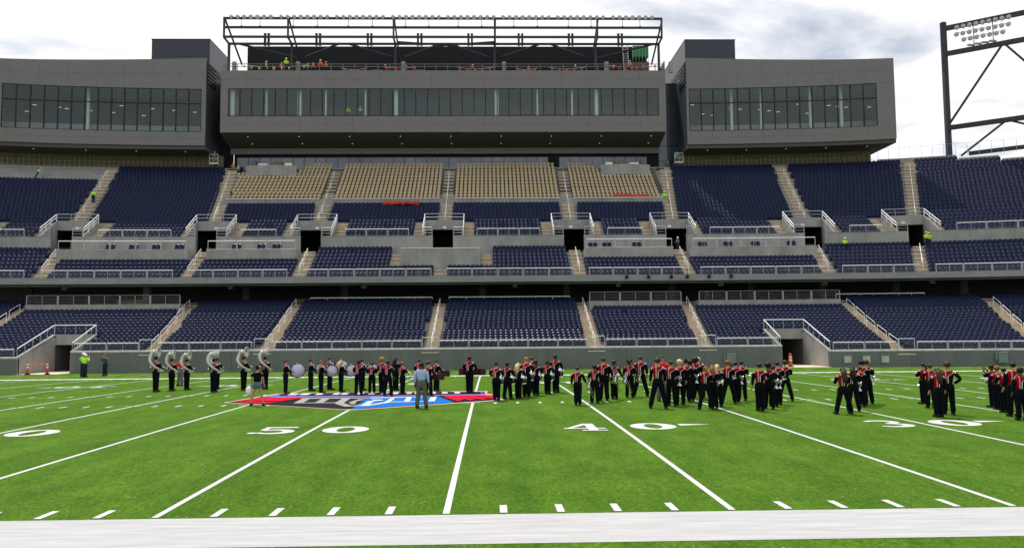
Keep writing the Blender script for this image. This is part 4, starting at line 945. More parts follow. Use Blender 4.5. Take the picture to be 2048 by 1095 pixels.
def body(pose, legs, ma):
    V=[];E=[];Rd=[]
    def a(v,r,p=None):
        V.append(Vector(v)); Rd.append(r)
        if p is not None: E.append((p,len(V)-1))
        return len(V)-1
    pel=a((0,0,.95),(.13,.10)); sp=a((0,0,1.10),(.12,.085),pel); ch=a((0,.0,1.28),(.14,.095),sp); uc=a((0,0,1.40),(.11,.075),ch); nk=a((0,0,1.49),.052,uc); h0=a((0,.012,1.56),.066,nk); h1=a((0,.018,1.63),(.072,.088),h0); a((0,.01,1.705),.062,h1); a((0,.105,1.615),.012,h1)
    for s in (-1,1): a((.077*s,.0,1.615),.013,h1)
    for s in (-1,1):
        S,El,Wr=armchain(pose,s); i=a(S,.052,uc); j=a(El,.042,i); k=a(Wr,.026,j); d=(Wr-El).normalized(); pm=a(Wr+d*.07,(.032,.018),k)
        side=d.cross(Vector((0,0,1))); side=side.normalized() if side.length>.2 else Vector((0,1,0)); dn=Vector((0,0,-1)) if abs(d.z)<.8 else Vector((0,.6,0))
        for q,(o_,ln) in enumerate(((-.028,.07),(-.010,.085),(.010,.08),(.028,.06))):
            f1=a(Wr+d*.10+side*o_,.0095,pm); f2=a(Wr+d*(.10+ln*.55)+side*o_+dn*.012,.0088,f1); a(Wr+d*(.10+ln*.85)+side*o_+dn*.035,.0078,f2)
        t1=a(Wr+d*.05+side*.045,.011,k); a(Wr+d*.085+side*.058+dn*.015,.009,t1)
        kn,an=LEGS[legs]; hp=a((.085*s,0,.88),.088,pel); k2=a((kn[0]*s,kn[1],kn[2]),.056,hp); mid=a(((kn[0]+an[0])/2*s,-.012,.33),.052,k2); a2=a((an[0]*s,an[1],an[2]),.036,mid); a(((an[0]+.02)*s,an[1]+.14,.03),.032,a2)
    return skinmesh('body',V,E,Rd,ma)
def trousers(legs, ma, r=1.0, short=False):
    V=[];E=[];Rd=[]
    def a(v,rr,p=None):
        V.append(Vector(v)); Rd.append(rr)
        if p is not None: E.append((p,len(V)-1))
        return len(V)-1
    r=1.1; w_=a((0,0,1.10),(.150*r,.115*r)); pel=a((0,0,.96),(.160*r,.125*r),w_)
    for s in (-1,1):
        kn,an=LEGS[legs]; hp=a((.088*s,0,.86),.108*r,pel)
        if short: a((.10*s,.0,.72),.115*r,hp)
        else:
            k2=a((kn[0]*s,kn[1],kn[2]),.086*r,hp); a2=a((an[0]*s,an[1],.16),.078*r,k2); a((an[0]*s,an[1]+.01,.06),.080*r,a2)
    return skinmesh('trousers',V,E,Rd,ma)
def top(ma, r=1.0, z0=1.0, name='jacket'):
    r*=1.08
    V=[(0,0,z0),(0,0,z0+.14),(0,0,1.28),(0,0,1.40),(0,0,1.465)]; Rd=[(.150*r,.115*r),(.150*r,.112*r),(.175*r,.125*r),(.165*r,.105*r),(.075,.07)]
    V+=[(-.17,0,1.405),(.17,0,1.405)]; Rd+=[.068,.068]
    return skinmesh(name,V,[(0,1),(1,2),(2,3),(3,4),(3,5),(3,6)],Rd,ma)
def sleeve(pose, s, ma, short=False, r=1.0):
    S,El,Wr=armchain(pose,s); V=[S,El]+([] if short else [Wr-(Wr-El).normalized()*.01]); Rd=[.076*r,.064*r]+([] if short else [.046*r])
    if short: V[1]=S+(El-S)*.65
    return skinmesh('sleeve',V,[(i,i+1) for i in range(len(V)-1)],Rd,ma)
def shoe():
    mb=MB(); mb.prism([(-.045,-.08),(.045,-.08),(.055,.05),(.05,.15),(.02,.19),(-.02,.19),(-.045,.15),(-.05,.05)],0,.075,'z'); return mb.mesh('shoe',M['shoe'])
def hairmesh(kind, ma):
    mb=MB(); c=(0,-.005,1.655)
    if kind=='afro': mb.ball((0,-.02,1.69),(.145,.145,.13),12,8,.08)
    elif kind=='curly': mb.ball((0,-.01,1.68),(.118,.118,.105),12,8,.07)
    elif kind=='hat':
        mb.lathe([(.155,1.665),(.15,1.675),(.118,1.68),(.11,1.73),(.07,1.775),(.01,1.79)],14,Matrix.Translation((0,.02,0)))
    else: mb.ball((0,-.008,1.655),(.089,.104,.088),12,8,.04)
    if kind=='long': mb.tube([(0,-.07,1.66),(0,-.115,1.5),(.0,-.145,1.35),(0,-.135,1.18)],[.09,.10,.095,.04],8)
    if kind=='pony': mb.tube([(0,-.09,1.68),(0,-.15,1.62),(0,-.15,1.5),(0,-.13,1.38)],[.035,.045,.04,.015],7)
    if kind=='bun': mb.ball((0,-.09,1.735),(.055,.055,.055),8,6,.04)
    if kind=='puffs':
        for s in (-1,1): mb.ball((.085*s,-.03,1.72),(.055,.055,.055),8,6,.04)
    return mb.mesh('hair',ma,smooth=kind!='hat')
def jacketmat():
    m=D.materials.new('red_black_uniform'); m.use_nodes=True; t=m.node_tree; b=t.nodes['Principled BSDF']; b.inputs['Roughness'].default_value=.9; b.inputs['Specular IOR Level'].default_value=.05; L=t.links.new
    tc=t.nodes.new('ShaderNodeTexCoord'); s=t.nodes.new('ShaderNodeSeparateXYZ'); L(tc.outputs['Object'],s.inputs[0])
    def mt(op,a,b_=None,c=None):
        n=t.nodes.new('ShaderNodeMath'); n.operation=op
        for i,v in enumerate((a,b_,c)):
            if v is None: continue
            if isinstance(v,(int,float)): n.inputs[i].default_value=v
            else: L(v,n.inputs[i])
        return n.outputs[0]
    mr=t.nodes.new('ShaderNodeMapRange'); mr.interpolation_type='SMOOTHSTEP'; mr.inputs[1].default_value=1.27; mr.inputs[2].default_value=1.42; L(s.outputs[2],mr.inputs[0])
    fx=mt('MULTIPLY_ADD',mr.outputs[0],.17,-.012)
    d=mt('SUBTRACT',s.outputs[0],fx)
    inred=mt('MULTIPLY',mt('LESS_THAN',d,0.0),mt('GREATER_THAN',s.outputs[2],1.03))
    pipe=mt('MULTIPLY',mt('LESS_THAN',mt('ABSOLUTE',d),.009),mt('GREATER_THAN',s.outputs[2],1.02))
    st=mt('MULTIPLY',mt('LESS_THAN',mt('ABSOLUTE',mt('ADD',s.outputs[0],.075)),.014),mt('GREATER_THAN',s.outputs[2],1.06))
    nz=t.nodes.new('ShaderNodeTexNoise'); nz.inputs['Scale'].default_value=55; L(tc.outputs['Object'],nz.inputs['Vector']); st=mt('MULTIPLY',st,mt('GREATER_THAN',nz.outputs['Fac'],.45))
    def mx(f,a,c):
        n=t.nodes.new('ShaderNodeMixRGB'); L(f,n.inputs[0])
        if isinstance(a,tuple): n.inputs[1].default_value=a
        else: L(a,n.inputs[1])
        n.inputs[2].default_value=c; return n.outputs[0]
    c=mx(inred,(.005,.006,.010,1),(.29,.005,.017,1)); c=mx(st,c,(.62,.5,.5,1)); c=mx(pipe,c,(.75,.75,.75,1)); L(c,b.inputs['Base Color']); return m
def sleevemat():
    m=D.materials.new('black_sleeve_white_trim'); m.use_nodes=True; t=m.node_tree; b=t.nodes['Principled BSDF']; b.inputs['Roughness'].default_value=.9; b.inputs['Specular IOR Level'].default_value=.05; L=t.links.new
    tc=t.nodes.new('ShaderNodeTexCoord'); s=t.nodes.new('ShaderNodeSeparateXYZ'); L(tc.outputs['Object'],s.inputs[0])
    a=t.nodes.new('ShaderNodeMath'); a.operation='ABSOLUTE'; L(s.outputs[0],a.inputs[0])
    p=t.nodes.new('ShaderNodeMath'); p.operation='COMPARE'; p.inputs[1].default_value=.213; p.inputs[2].default_value=.012; L(a.outputs[0],p.inputs[0])
    g=t.nodes.new('ShaderNodeMath'); g.operation='GREATER_THAN'; g.inputs[1].default_value=1.38; L(s.outputs[2],g.inputs[0])
    u=t.nodes.new('ShaderNodeMath'); u.operation='MULTIPLY'; L(p.outputs[0],u.inputs[0]); L(g.outputs[0],u.inputs[1])
    mx=t.nodes.new('ShaderNodeMixRGB'); L(u.outputs[0],mx.inputs[0]); mx.inputs[1].default_value=(.005,.006,.010,1); mx.inputs[2].default_value=(.75,.75,.75,1); L(mx.outputs[0],b.inputs['Base Color']); return m
M['jack']=jacketmat(); M['slv']=sleevemat()
CACHE={}
def C_(key,fn):
    if key not in CACHE: CACHE[key]=fn()
    return CACHE[key]
def eyes():
    mb=MB()
    for s in (-1,1): mb.ball((.032*s,.098,1.635),(.012,.006,.007),6,4)
    mb.box(-.025,.025,.098,.102,1.572,1.58); return mb.mesh('facial_features',M['h_black'])
def person(x,y,h,face,label,pose='play',legs='normal',hair='short',hc='h_brown',skin='skin',outfit='band',group=None,z=None,lean=0,root_cv=False):
    """face: heading in degrees clockwise from straight away from the camera"""
    zz=field_z(y)+.006 if z is None else z
    r=thing('person',label,'person',(x,y,zz),R(-face),group); s=h/1.76; bs=min(1.17,max(.93,1.07+random.uniform(-.05,.08))); r.scale=(s*bs,s*bs,s)
    if lean: r.rotation_euler=(R(-lean),0,R(-face))
    P=lambda n,me: part(n,me,None,r)
    P('body',C_(('b',pose,legs,skin),lambda: body(pose,legs,M[skin]))); P('facial_features',C_('eyes',eyes))
    tm,tr,sl,short,ss=dict(band=('jack','jblack','slv',False,False),hiv=('hiv','navy','hiv',False,False),hio=('hio','navy','hio',False,False),shirt=('shirt','khaki','shirt',False,False),tee=('jblack','denim','jblack',True,True),red=('redc','grey','redc',False,True),teal=('teal','navy','teal',False,False),dark=('grey','navy','grey',False,False))[outfit]
    P('jacket' if outfit=='band' else 'shirt' if outfit not in('hiv','hio') else 'safety_vest',C_(('t',tm),lambda: top(M[tm],1.0 if outfit!='shirt' else 1.12,1.0 if outfit!='tee' else .97)))
    P('shorts' if short else 'trousers',C_(('tr',legs,tr,short),lambda: trousers(legs,M[tr],1.0,short)))
    for q in (-1,1): P('sleeve',C_(('s',pose,q,sl,ss),lambda: sleeve(pose,q,M[sl],ss)))
    kn,an=LEGS[legs]
    for q in (-1,1):
        o=P('shoe',C_('shoe',shoe)); o.location=(an[0]*q,an[1]+.02,0)
    P('hard_hat' if hair=='hat' else 'hair',C_(('h',hair,hc),lambda: hairmesh(hair,M[hc])))
    if hair=='hat': P('hair',C_(('h','short','h_brown'),lambda: hairmesh('short',M['h_brown'])))
    return r
# --- instruments, built in the player's own frame (player faces +y), origin at the player's feet
def inst(name,label,cat,owner,parts,group=None,off=(0,0,0)):
    r=thing(name,label,cat,owner.location,owner.rotation_euler.z,group); r.scale=owner.scale; r.rotation_euler=owner.rotation_euler
    for n,key,fn,ma in parts:
        part(n,C_(key,lambda: fn().mesh(n,M[ma],smooth=True)),None,r)
    return r
def sous_tube():
    mb=MB(); mb.tube([(.29,.20,.98),(.25,.02,1.08),(.10,-.19,1.24),(-.06,-.24,1.40),(-.19,-.20,1.56),(-.25,-.11,1.72),(-.25,-.04,1.84),(-.20,.0,1.94),(-.12,.04,1.97)],[.05,.055,.062,.07,.08,.092,.105,.12,.135],16); return mb
def sous_bell():
    mt=Matrix.Translation((-.12,.04,1.97))@Matrix.Rotation(R(-58),4,'Z')@Matrix.Rotation(R(-92),4,'X')
    mb=MB(); mb.lathe([(.135,-.02),(.155,.05),(.19,.11),(.235,.15),(.285,.175),(.30,.18),(.285,.19),(.20,.14),(.12,.07),(.05,.0)],20,mt,cap=False); return mb
def sous_loop():
    mb=MB(); pts=[(.30*math.cos(t)+.02,.26*math.sin(t)+.02,1.12-.12*math.cos(t)) for t in np.linspace(-.6,4.2,16)]; mb.tube(pts,.03,8); return mb
def sous_valves():
    mb=MB()
    for k in range(3): mb.lathe([(.022,-.09),(.022,.1),(.01,.13)],8,Matrix.Translation((.10+.05*k,.30,1.12)))
    return mb
def drum(r,d,mtx,k):
    mb=MB()
    if k=='shell': mb.lathe([(r,-d/2),(r,d/2)],22,mtx,cap=False)
    if k=='heads': mb.lathe([(r-.012,-d/2-.004),(r-.012,d/2+.004)],22,mtx)
    if k=='hoops':
        for s in (-1,1): mb.lathe([(r+.012,s*d/2-.022),(r+.012,s*d/2+.022),(r-.012,s*d/2+.022),(r-.012,s*d/2-.022),(r+.012,s*d/2-.022)],22,mtx,cap=False)
    if k=='lugs':
        for i in range(8):
            t=2*math.pi*i/8; p=mtx@Vector(((r+.015)*math.cos(t),(r+.015)*math.sin(t),-d/2)); q=mtx@Vector(((r+.015)*math.cos(t),(r+.015)*math.sin(t),d/2)); mb.tube([p,q],.009,4)
    return mb
def drumparts(tagk,r,d,mtx,shell,head='drumh',hoop='drumb'):
    return [('shell',(tagk,'sh'),lambda: drum(r,d,mtx,'shell'),shell),('drum_head',(tagk,'he'),lambda: drum(r,d,mtx,'heads'),head),('hoop',(tagk,'ho'),lambda: drum(r,d,mtx,'hoops'),hoop),('lug',(tagk,'lu'),lambda: drum(r,d,mtx,'lugs'),'chrome')]
def harness(): 
    mb=MB(); mb.tube([(-.12,.10,1.42),(-.14,.17,1.20),(-.10,.20,1.08),(.10,.20,1.08),(.14,.17,1.20),(.12,.10,1.42)],.02,6); return mb
BASSM=lambda r: Matrix.Translation((0,.18+r,1.18))@Matrix.Rotation(R(90),4,'Y')
SNAREM=Matrix.Translation((.02,.36,.90))@Matrix.Rotation(R(14),4,'X')@Matrix.Rotation(R(8),4,'Y')
def slide():
    mb=MB(); 
    for dx in (0,.07): mb.tube([(.36+dx,.22,1.05),(.62+dx,.42,.30)],.009,6)
    mb.tube([(.62,.42,.30),(.655,.43,.27),(.69,.42,.30)],.009,6); mb.tube([(.36,.22,1.05),(.43,.22,1.05)],.009,5); return mb
def tbell():
    mt=Matrix.Translation((.44,.26,.86))@Matrix.Rotation(R(200),4,'Y')@Matrix.Rotation(R(20),4,'X'); mb=MB(); mb.lathe([(.012,-.30),(.016,-.1),(.03,.02),(.07,.10),(.14,.15),(.148,.155),(.13,.145),(.05,.08)],18,mt,cap=False)
    mb.tube([mt@Vector((0,0,-.3)),mt@Vector((.04,0,-.36)),mt@Vector((.09,0,-.30)),mt@Vector((.09,0,.05))],.010,6); return mb
def trpt_tube():
    mb=MB(); mb.tube([(.16,.30,1.20),(.22,.34,1.14),(.30,.34,1.0),(.28,.32,.93),(.22,.32,.98),(.16,.32,1.12),(.20,.34,1.16)],.010,6); mb.tube([(.30,.36,1.12),(.24,.34,.92)],.011,6)
    for k in range(3): mb.tube([(.20+.03*k,.30,1.08-.015*k),(.20+.03*k,.36,1.02-.015*k)],.018,7)
    return mb
def trpt_bell():
    mt=Matrix.Translation((.24,.32,.90))@Matrix.Rotation(R(188),4,'Y')@Matrix.Rotation(R(-14),4,'X'); mb=MB(); mb.lathe([(.011,-.10),(.018,.0),(.04,.08),(.085,.13),(.089,.133),(.075,.12),(.03,.07)],16,mt,cap=False); return mb
def mel_bell():
    mt=Matrix.Translation((.25,.25,1.0))@Matrix.Rotation(R(-60),4,'Z')@Matrix.Rotation(R(100),4,'X'); mb=MB(); mb.lathe([(.014,-.14),(.025,-.02),(.06,.07),(.125,.13),(.13,.135),(.11,.12),(.04,.05)],16,mt,cap=False); return mb
def mel_coil():
    mb=MB(); mb.tube([(.18+.07*math.cos(t),.30+.02*math.sin(2*t),1.03+.10*math.sin(t)) for t in np.linspace(0,6.2,14)],.012,6); mb.tube([(.12+.05*math.cos(t),.32,1.03+.07*math.sin(t)) for t in np.linspace(0,6.2,12)],.011,6); return mb
def cymbal(s):
    mt=Matrix.Translation((.20*s,.34,1.02))@Matrix.Rotation(R(70*s),4,'Y'); mb=MB(); mb.lathe([(.0,.035),(.035,.032),(.05,.018),(.2,.0),(.2,-.003),(.05,.012),(.0,.03)],18,mt,cap=False); return mb
def sticks():
    mb=MB()
    for s in (-1,1): mb.tube([(.19*s,.26,1.11),(.05*s,.50,1.16)],.008,5); mb.ball((.05*s,.50,1.16),.014,6,4)
    return mb
PP={k:(x,y,h) for k,x,y,h in [('S1',-12.21,31.53,1.84),('S2',-11.68,32.33,1.71),('S3',-11.19,33.18,1.66),('S4',-8.89,30.56,1.72),('S4b',-9.6,33.2,1.70),('S5',-7.82,32.13,1.79),('S6',-6.9,32.93,1.76),('RS',-13.2,37.8,1.66),('W',-4.13,21.17,1.60),('B1',-4.78,28.68,1.68),('B2',-4.05,31.04,1.65),('B3',-3.07,28.8,1.61),('B4',-3.21,31.79,1.74),('B5',-2.2,29.46,1.60),('B6',-.94,26.97,1.66),('B7',-1.36,31.02,1.62),('C1',-.45,28.0,1.53),('C2',.05,27.92,1.72),('C3',.56,26.05,1.65),('C4',.44,30.28,1.73),('C5',1.09,27.38,1.52),('M',2.66,19.12,1.76),('C6',1.66,30.08,1.60),('C7',2.47,25.42,1.60),('C8',2.6,29.1,1.60),('D1',4.29,27.63,1.79),('D2',5.55,22.53,1.62),('D3',6.03,23.33,1.60),('D4',6.51,23.57,1.56),('D5',6.9,24.44,1.79),('D6',7.3,27.51,1.73),('D7',7.37,25.36,1.60),('D8',7.97,26.32,1.57),('D9',8.44,27.35,1.83),('E1',8.71,19.75,1.52),('E2',9.49,20.65,1.55),('E3',9.99,21.64,1.81),('E4',10.58,22.69,1.64),('E5',11.37,23.48,1.64),('E6',11.95,24.02,1.80),('F1',11.51,17.9,1.85),('F2',12.35,21.32,1.88),('F3',12.21,18.83,1.74),('F4',12.65,19.34,1.74),('F5',13.21,20.67,1.72),('F6',13.49,21.16,1.66),('F7',13.96,22.21,1.72),('F8',14.26,22.9,1.76),('G1',13.11,17.19,1.58),('G2',13.45,17.5,1.62),('G3',13.86,18.4,1.60),('G4',14.65,19.71,1.68),('G5',15.15,20.41,1.62),('G6',15.61,21.14,1.63),('H1',14.83,16.38,1.70),('H2',15.39,17.12,1.67),('H3',15.9,18.14,1.52),('H4',16.37,19.01,1.66),('H5',17.24,20.65,1.63),('I1',17.22,14.97,1.58),('I2',18.0,16.0,1.58),('I3',18.98,17.64,1.50),('I4',19.74,18.81,1.67),('I5',19.33,18.27,1.68),('J1',21.86,18.63,1.56),('J2',21.19,16.83,1.60),('J3',19.77,13.65,1.60),('J4',20.52,14.42,1.73),('K1',23.49,16.89,1.55),('K2',23.03,15.8,1.52),('K3',22.7,14.88,1.52),('K4',22.19,13.55,1.76),('K5',21.67,12.34,1.62)]}
bp='band member in red and black uniform'
def P(k,face,label,**kw):
    x,y,h=PP[k]; return person(x,y,h,face,label,**kw)
SO=[('sousaphone_tube','st',sous_tube,'tuba'),('bell','sb',sous_bell,'tuba'),('body_loop','sl',sous_loop,'tuba'),('valves','sv',sous_valves,'chrome')]
for k,lb,f in (('S1','leftmost sousaphone player, facing away',28),('S2','second sousaphone player from the left',22),('S3','third sousaphone player from the left, beside the man in red',34),('S4','front one of the two overlapping sousaphone players',14),('S4b','sousaphone player half hidden behind another one',10),('S5','sousaphone player left of the woman in shorts',38),('S6','rightmost sousaphone player, behind the woman in shorts',6)):
    p=P(k,f,lb+', black uniform',pose='play',legs='closed',hair='short',hc='h_black'); inst('sousaphone','white sousaphone of the '+lb.replace(', facing away',''),'sousaphone',p,SO)
P('RS',-170,'man in a red shirt facing the camera between two sousaphones',outfit='red',pose='down',hc='h_brown')
wm=P('W',0,'woman in a black tee and denim shorts near the logo, holding a white bag',outfit='tee',pose='down',legs='wide',hair='bun',hc='h_black')
b=MB(); b.ball((-.35,.06,.66),(.13,.10,.18),10,8,.06); inst('plastic_bag','white plastic bag hanging from the hand of the woman in shorts','bag',wm,[('bag','bag',lambda: b,'bag')])
P('M',8,'man in a pale blue shirt and grey-green trousers standing on the logo edge',outfit='shirt',pose='down',legs='step',hair='short',hc='h_black',skin='skind')
BS=[('B1','leftmost bass drummer',.37,62,'short','h_brown'),('B2','second bass drummer from the left, black hair',.28,60,'short','h_black'),('B3','short bass drummer in front of a bigger drum',.31,58,'short','h_red'),('B4','tall bass drummer with the highest drum, legs apart',.38,62,'short','h_brown'),('B5','blond bass drummer at the logo top edge',.33,55,'long','h_blond'),('B7','bass drummer hidden behind a taller uniform back',.30,60,'short','h_black')]
for k,lb,r_,f,ha,hcx in BS:
    p=P(k,f,lb+', dark uniform',pose='drum',legs='step' if k in('B2','B4') else 'closed',hair=ha,hc=hcx); mtx=BASSM(r_)
    inst('bass_drum','pale-headed bass drum of the '+lb,'bass drum',p,drumparts(('bd',r_),r_,.36,mtx,'drumb')+[('harness','hn',harness,'white')])
for k,f,lb,po,le,ha,hcx,sk in (
 ('B6',5,'marcher seen squarely from behind on the left half of the logo','play','normal','short','h_black','skind'),
 ('C1',-10,'short cymbal player with light brown hair, left of the curly orange hair','play','normal','short','h_brown','skin'),
 ('C2',20,'marcher with big curly orange hair behind a dark-uniformed player','play','closed','afro','h_orange','skin'),
 ('C3',12,'marcher in an all dark uniform in the centre of the logo, holding drumsticks','down','step','short','h_black','skind'),
 ('C4',25,'tall marcher with long dark hair behind the logo centre','play','closed','long','h_black','skind'),
 ('C5',50,'short marcher with fair hair turned right with a horn','horn','closed','curly','h_red','skin'),
 ('C6',0,'short-haired marcher behind the man in the pale blue shirt, red back','play','normal','short','h_black','skin'),
 ('C7',40,'tenor drummer right beside the man in the pale blue shirt','drum','step','curly','h_brown','skin'),
 ('C8',45,'fair-haired marcher behind the tenor drummer','drum','normal','short','h_brown','skin'),
 ('D1',18,'tall tenor drummer standing alone right of the logo centre','drum','closed','short','h_black','skind'),
 ('D2',12,'first snare drummer at the right tip of the logo, hair in a topknot','drum','closed','bun','h_brown','skin'),
 ('D3',35,'second snare drummer with black hair','drum','step','short','h_black','skind'),
 ('D4',28,'snare drummer with long blond hair','drum','closed','long','h_blond','skin'),
 ('D5',15,'tall snare drummer with light brown hair, beside the long blond hair','drum','closed','short','h_orange','skin'),
 ('D6',20,'marcher hidden behind the middle of the snare line','drum','closed','short','h_brown','skin'),
 ('D7',15,'snare drummer with black curly hair in the middle of the line','drum','closed','curly','h_black','skind'),
 ('D8',20,'short snare drummer, second from the right end of the line','drum','closed','short','h_black','skind'),
 ('D9',25,'tallest snare drummer at the right end of the line','drum','closed','short','h_black','skind'),
 ('E1',8,'short trombone player standing on the forty yard line, leftmost of the brass','tromb','closed','short','h_brown','skin'),
 ('E2',-6,'brass player with head bowed, second from the left','down','normal','short','h_black','skind'),
 ('E3',4,'tall brass player with close-cropped hair, third from the left','tromb','normal','short','h_brown','skin'),
 ('E4',20,'brass player in a dark uniform with a trombone held low','tromb','closed','curly','h_brown','skind'),
 ('E5',4,'brass player with hair in two puffs','tromb','normal','puffs','h_black','skind'),
 ('E6',4,'tall fair-haired brass player with legs apart','down','wide','short','h_brown','skin'),
 ('F1',0,'big marcher with wide stance, front left of the large cluster','down','wide','curly','h_brown','skin'),
 ('F2',-175,'man in a red shirt facing the camera behind the cluster','down','normal','short','h_brown','skin'),
 ('F3',20,'marcher just right of the big wide-stance marcher','horn','normal','short','h_brown','skin'),
 ('F4',-8,'marcher with bushy fair hair in the large cluster','down','normal','curly','h_blond','skin'),
 ('F5',10,'marcher with dark bun behind the bushy fair hair','play','normal','bun','h_black','skin'),
 ('F6',15,'marcher with black hair in the middle of the large cluster','horn','closed','curly','h_black','skind'),
 ('F7',12,'marcher with a large black afro','horn','step','afro','h_black','skind'),
 ('F8',20,'grey-blond marcher behind the large afro','play','step','short','h_blond','skin'),
 ('G1',0,'red-haired marcher with wide stance standing on the thirty-five yard line','play','wide','pony','h_red','skin'),
 ('G2',18,'auburn-haired marcher pressed beside the wide-stance redhead','play','normal','long','h_red','skin'),
 ('G3',22,'blond marcher between two auburn-haired ones','play','normal','pony','h_blond','skin'),
 ('G4',6,'marcher with reddish bushy hair and a broad red back','horn','wide','curly','h_red','skin'),
 ('G5',14,'marcher with short dark hair, second from the right of the large cluster','horn','closed','short','h_black','skin'),
 ('G6',18,'marcher in a black cap at the right end of the large cluster','horn','normal','short','h_black','skin'),
 ('H1',0,'front marcher of the group of five, hand on hip','hip','closed','short','h_black','skin'),
 ('H2',20,'marcher with round black hair behind the hand-on-hip marcher','play','normal','curly','h_black','skind'),
 ('H3',25,'short marcher in the middle of the group of five','horn','normal','curly','h_brown','skin'),
 ('H4',10,'marcher with flat black hair in the group of five','horn','closed','short','h_black','skin'),
 ('H5',18,'rear marcher of the group of five with a leg stretched right','play','wide','curly','h_brown','skin'),
 ('I1',-4,'marcher with long loose dark hair and wide stance near the 30 digits','play','wide','long','h_brown','skin'),
 ('I2',20,'marcher with dark hair up, right behind the long-haired one','play','step','long','h_black','skin'),
 ('I3',12,'short marcher with a bright red back bending forward','play','normal','short','h_brown','skin'),
 ('I4',22,'tall marcher with frizzy hair blown to the right','horn','step','curly','h_brown','skin'),
 ('I5',8,'marcher with black curls half hidden in the group of five by the 30','play','normal','curly','h_black','skin'),
 ('J1',-25,'marcher with dark ponytail holding a horn to the left','horn','closed','pony','h_black','skin'),
 ('J2',6,'marcher with short dark hair and bright red back left of the long brown hair','play','normal','short','h_brown','skin'),
 ('J3',-2,'marcher with long brown hair standing nearest to the 0 digit','down','closed','long','h_brown','skin'),
 ('J4',16,'big marcher with bushy dark hair and elbow out','hip','normal','curly','h_brown','skin'),
 ('K1',-30,'marcher with arm raised holding a shiny ring at the right edge group','photo','closed','pony','h_black','skind'),
 ('K2',0,'marcher with auburn hair in the right edge group','play','closed','curly','h_red','skin'),
 ('K3',4,'marcher with short dark hair in the right edge group','play','closed','short','h_black','skin'),
 ('K4',4,'tall marcher in a dark cap in the right edge group','down','normal','short','h_black','skin'),
 ('K5',6,'rightmost marcher cut by the picture edge','down','normal','curly','h_black','skind')):
    outfit='red' if k=='F2' else 'band'
    p=P(k,f,lb,pose=po,legs=le,hair=ha,hc=hcx,skin=sk,outfit=outfit)
    PP[k]=PP[k]+(p,)
own=lambda k: PP[k][3]
for k,lb in (('D2','first snare drummer with the topknot'),('D3','second snare drummer'),('D4','long-haired blond drummer'),('D5','tall light-haired drummer'),('D6','hidden drummer in mid line'),('D7','curly black-haired drummer'),('D8','short drummer second from the right'),('D9','tallest drummer at the right end')):
    inst('snare_drum','black and chrome snare drum carried by the '+lb,'snare drum',own(k),drumparts('sn',.19,.30,SNAREM,'drumb','drumh','chrome')+[('harness','hn',harness,'white'),('drumstick','dk',sticks,'tarp')])
for k,lb in (('D1','tall drummer standing alone'),('C7','drummer beside the blue shirt'),('C8','fair-haired drummer')):
    pr=[]
    for i,(dx,dy,r_) in enumerate(((-.46,.36,.15),(-.16,.48,.17),(.16,.48,.17),(.46,.36,.15))):
        mtx=Matrix.Translation((dx,dy,.98)); pr+= [('shell',('tn',i,'a'),lambda mtx=mtx,r_=r_: drum(r_,.26,mtx,'shell'),'drumr'),('drum_head',('tn',i,'b'),lambda mtx=mtx,r_=r_: drum(r_,.26,mtx,'heads'),'drumh'),('hoop',('tn',i,'c'),lambda mtx=mtx,r_=r_: drum(r_,.26,mtx,'hoops'),'drumb')]
    inst('tenor_drums','set of four dark red tenor drums carried by the '+lb,'tenor drums',own(k),pr+[('harness','hn',harness,'white'),('drumstick','dk',sticks,'tarp')])
for k,lb in (('E1','short leftmost brass player'),('E3','tall third brass player'),('E4','brass player in the dark uniform'),('E5','brass player with hair puffs')):
    inst('trombone','silver trombone held low by the '+lb,'trombone',own(k),[('slide','tsl',slide,'brass'),('bell','tbl',tbell,'brass')])
for k,lb in (('C5','short marcher turned right'),('F3','marcher right of the wide stance'),('F6','black-haired marcher in mid cluster'),('G5','short-haired marcher of the large cluster'),('G6','capped marcher'),('H3','short marcher of the five'),('H2','round-haired marcher'),('I4','frizzy-haired marcher'),('I2','marcher with dark hair up'),('J1','marcher with the ponytail'),('E2','bowed brass player')):
    inst('trumpet','silver trumpet held by the '+lb,'trumpet',own(k),[('tubing','tpt',trpt_tube,'brass'),('bell','tpb',trpt_bell,'brass')])
for k,lb in (('F7','marcher with the large afro'),('G4','marcher with reddish bushy hair'),('H4','flat-haired marcher of the five'),('G2','auburn-haired marcher'),('K1','marcher with the raised arm')):
    inst('mellophone','silver mellophone held by the '+lb,'mellophone',own(k),[('coil','mlc',mel_coil,'brass'),('bell','mlb',mel_bell,'brass')])
inst('cymbals','pair of bronze cymbals held low by the short cymbal player','cymbals',own('C1'),[('cymbal','cy1',lambda: cymbal(1),'cymb'),('cymbal','cy2',lambda: cymbal(-1),'cymb')])
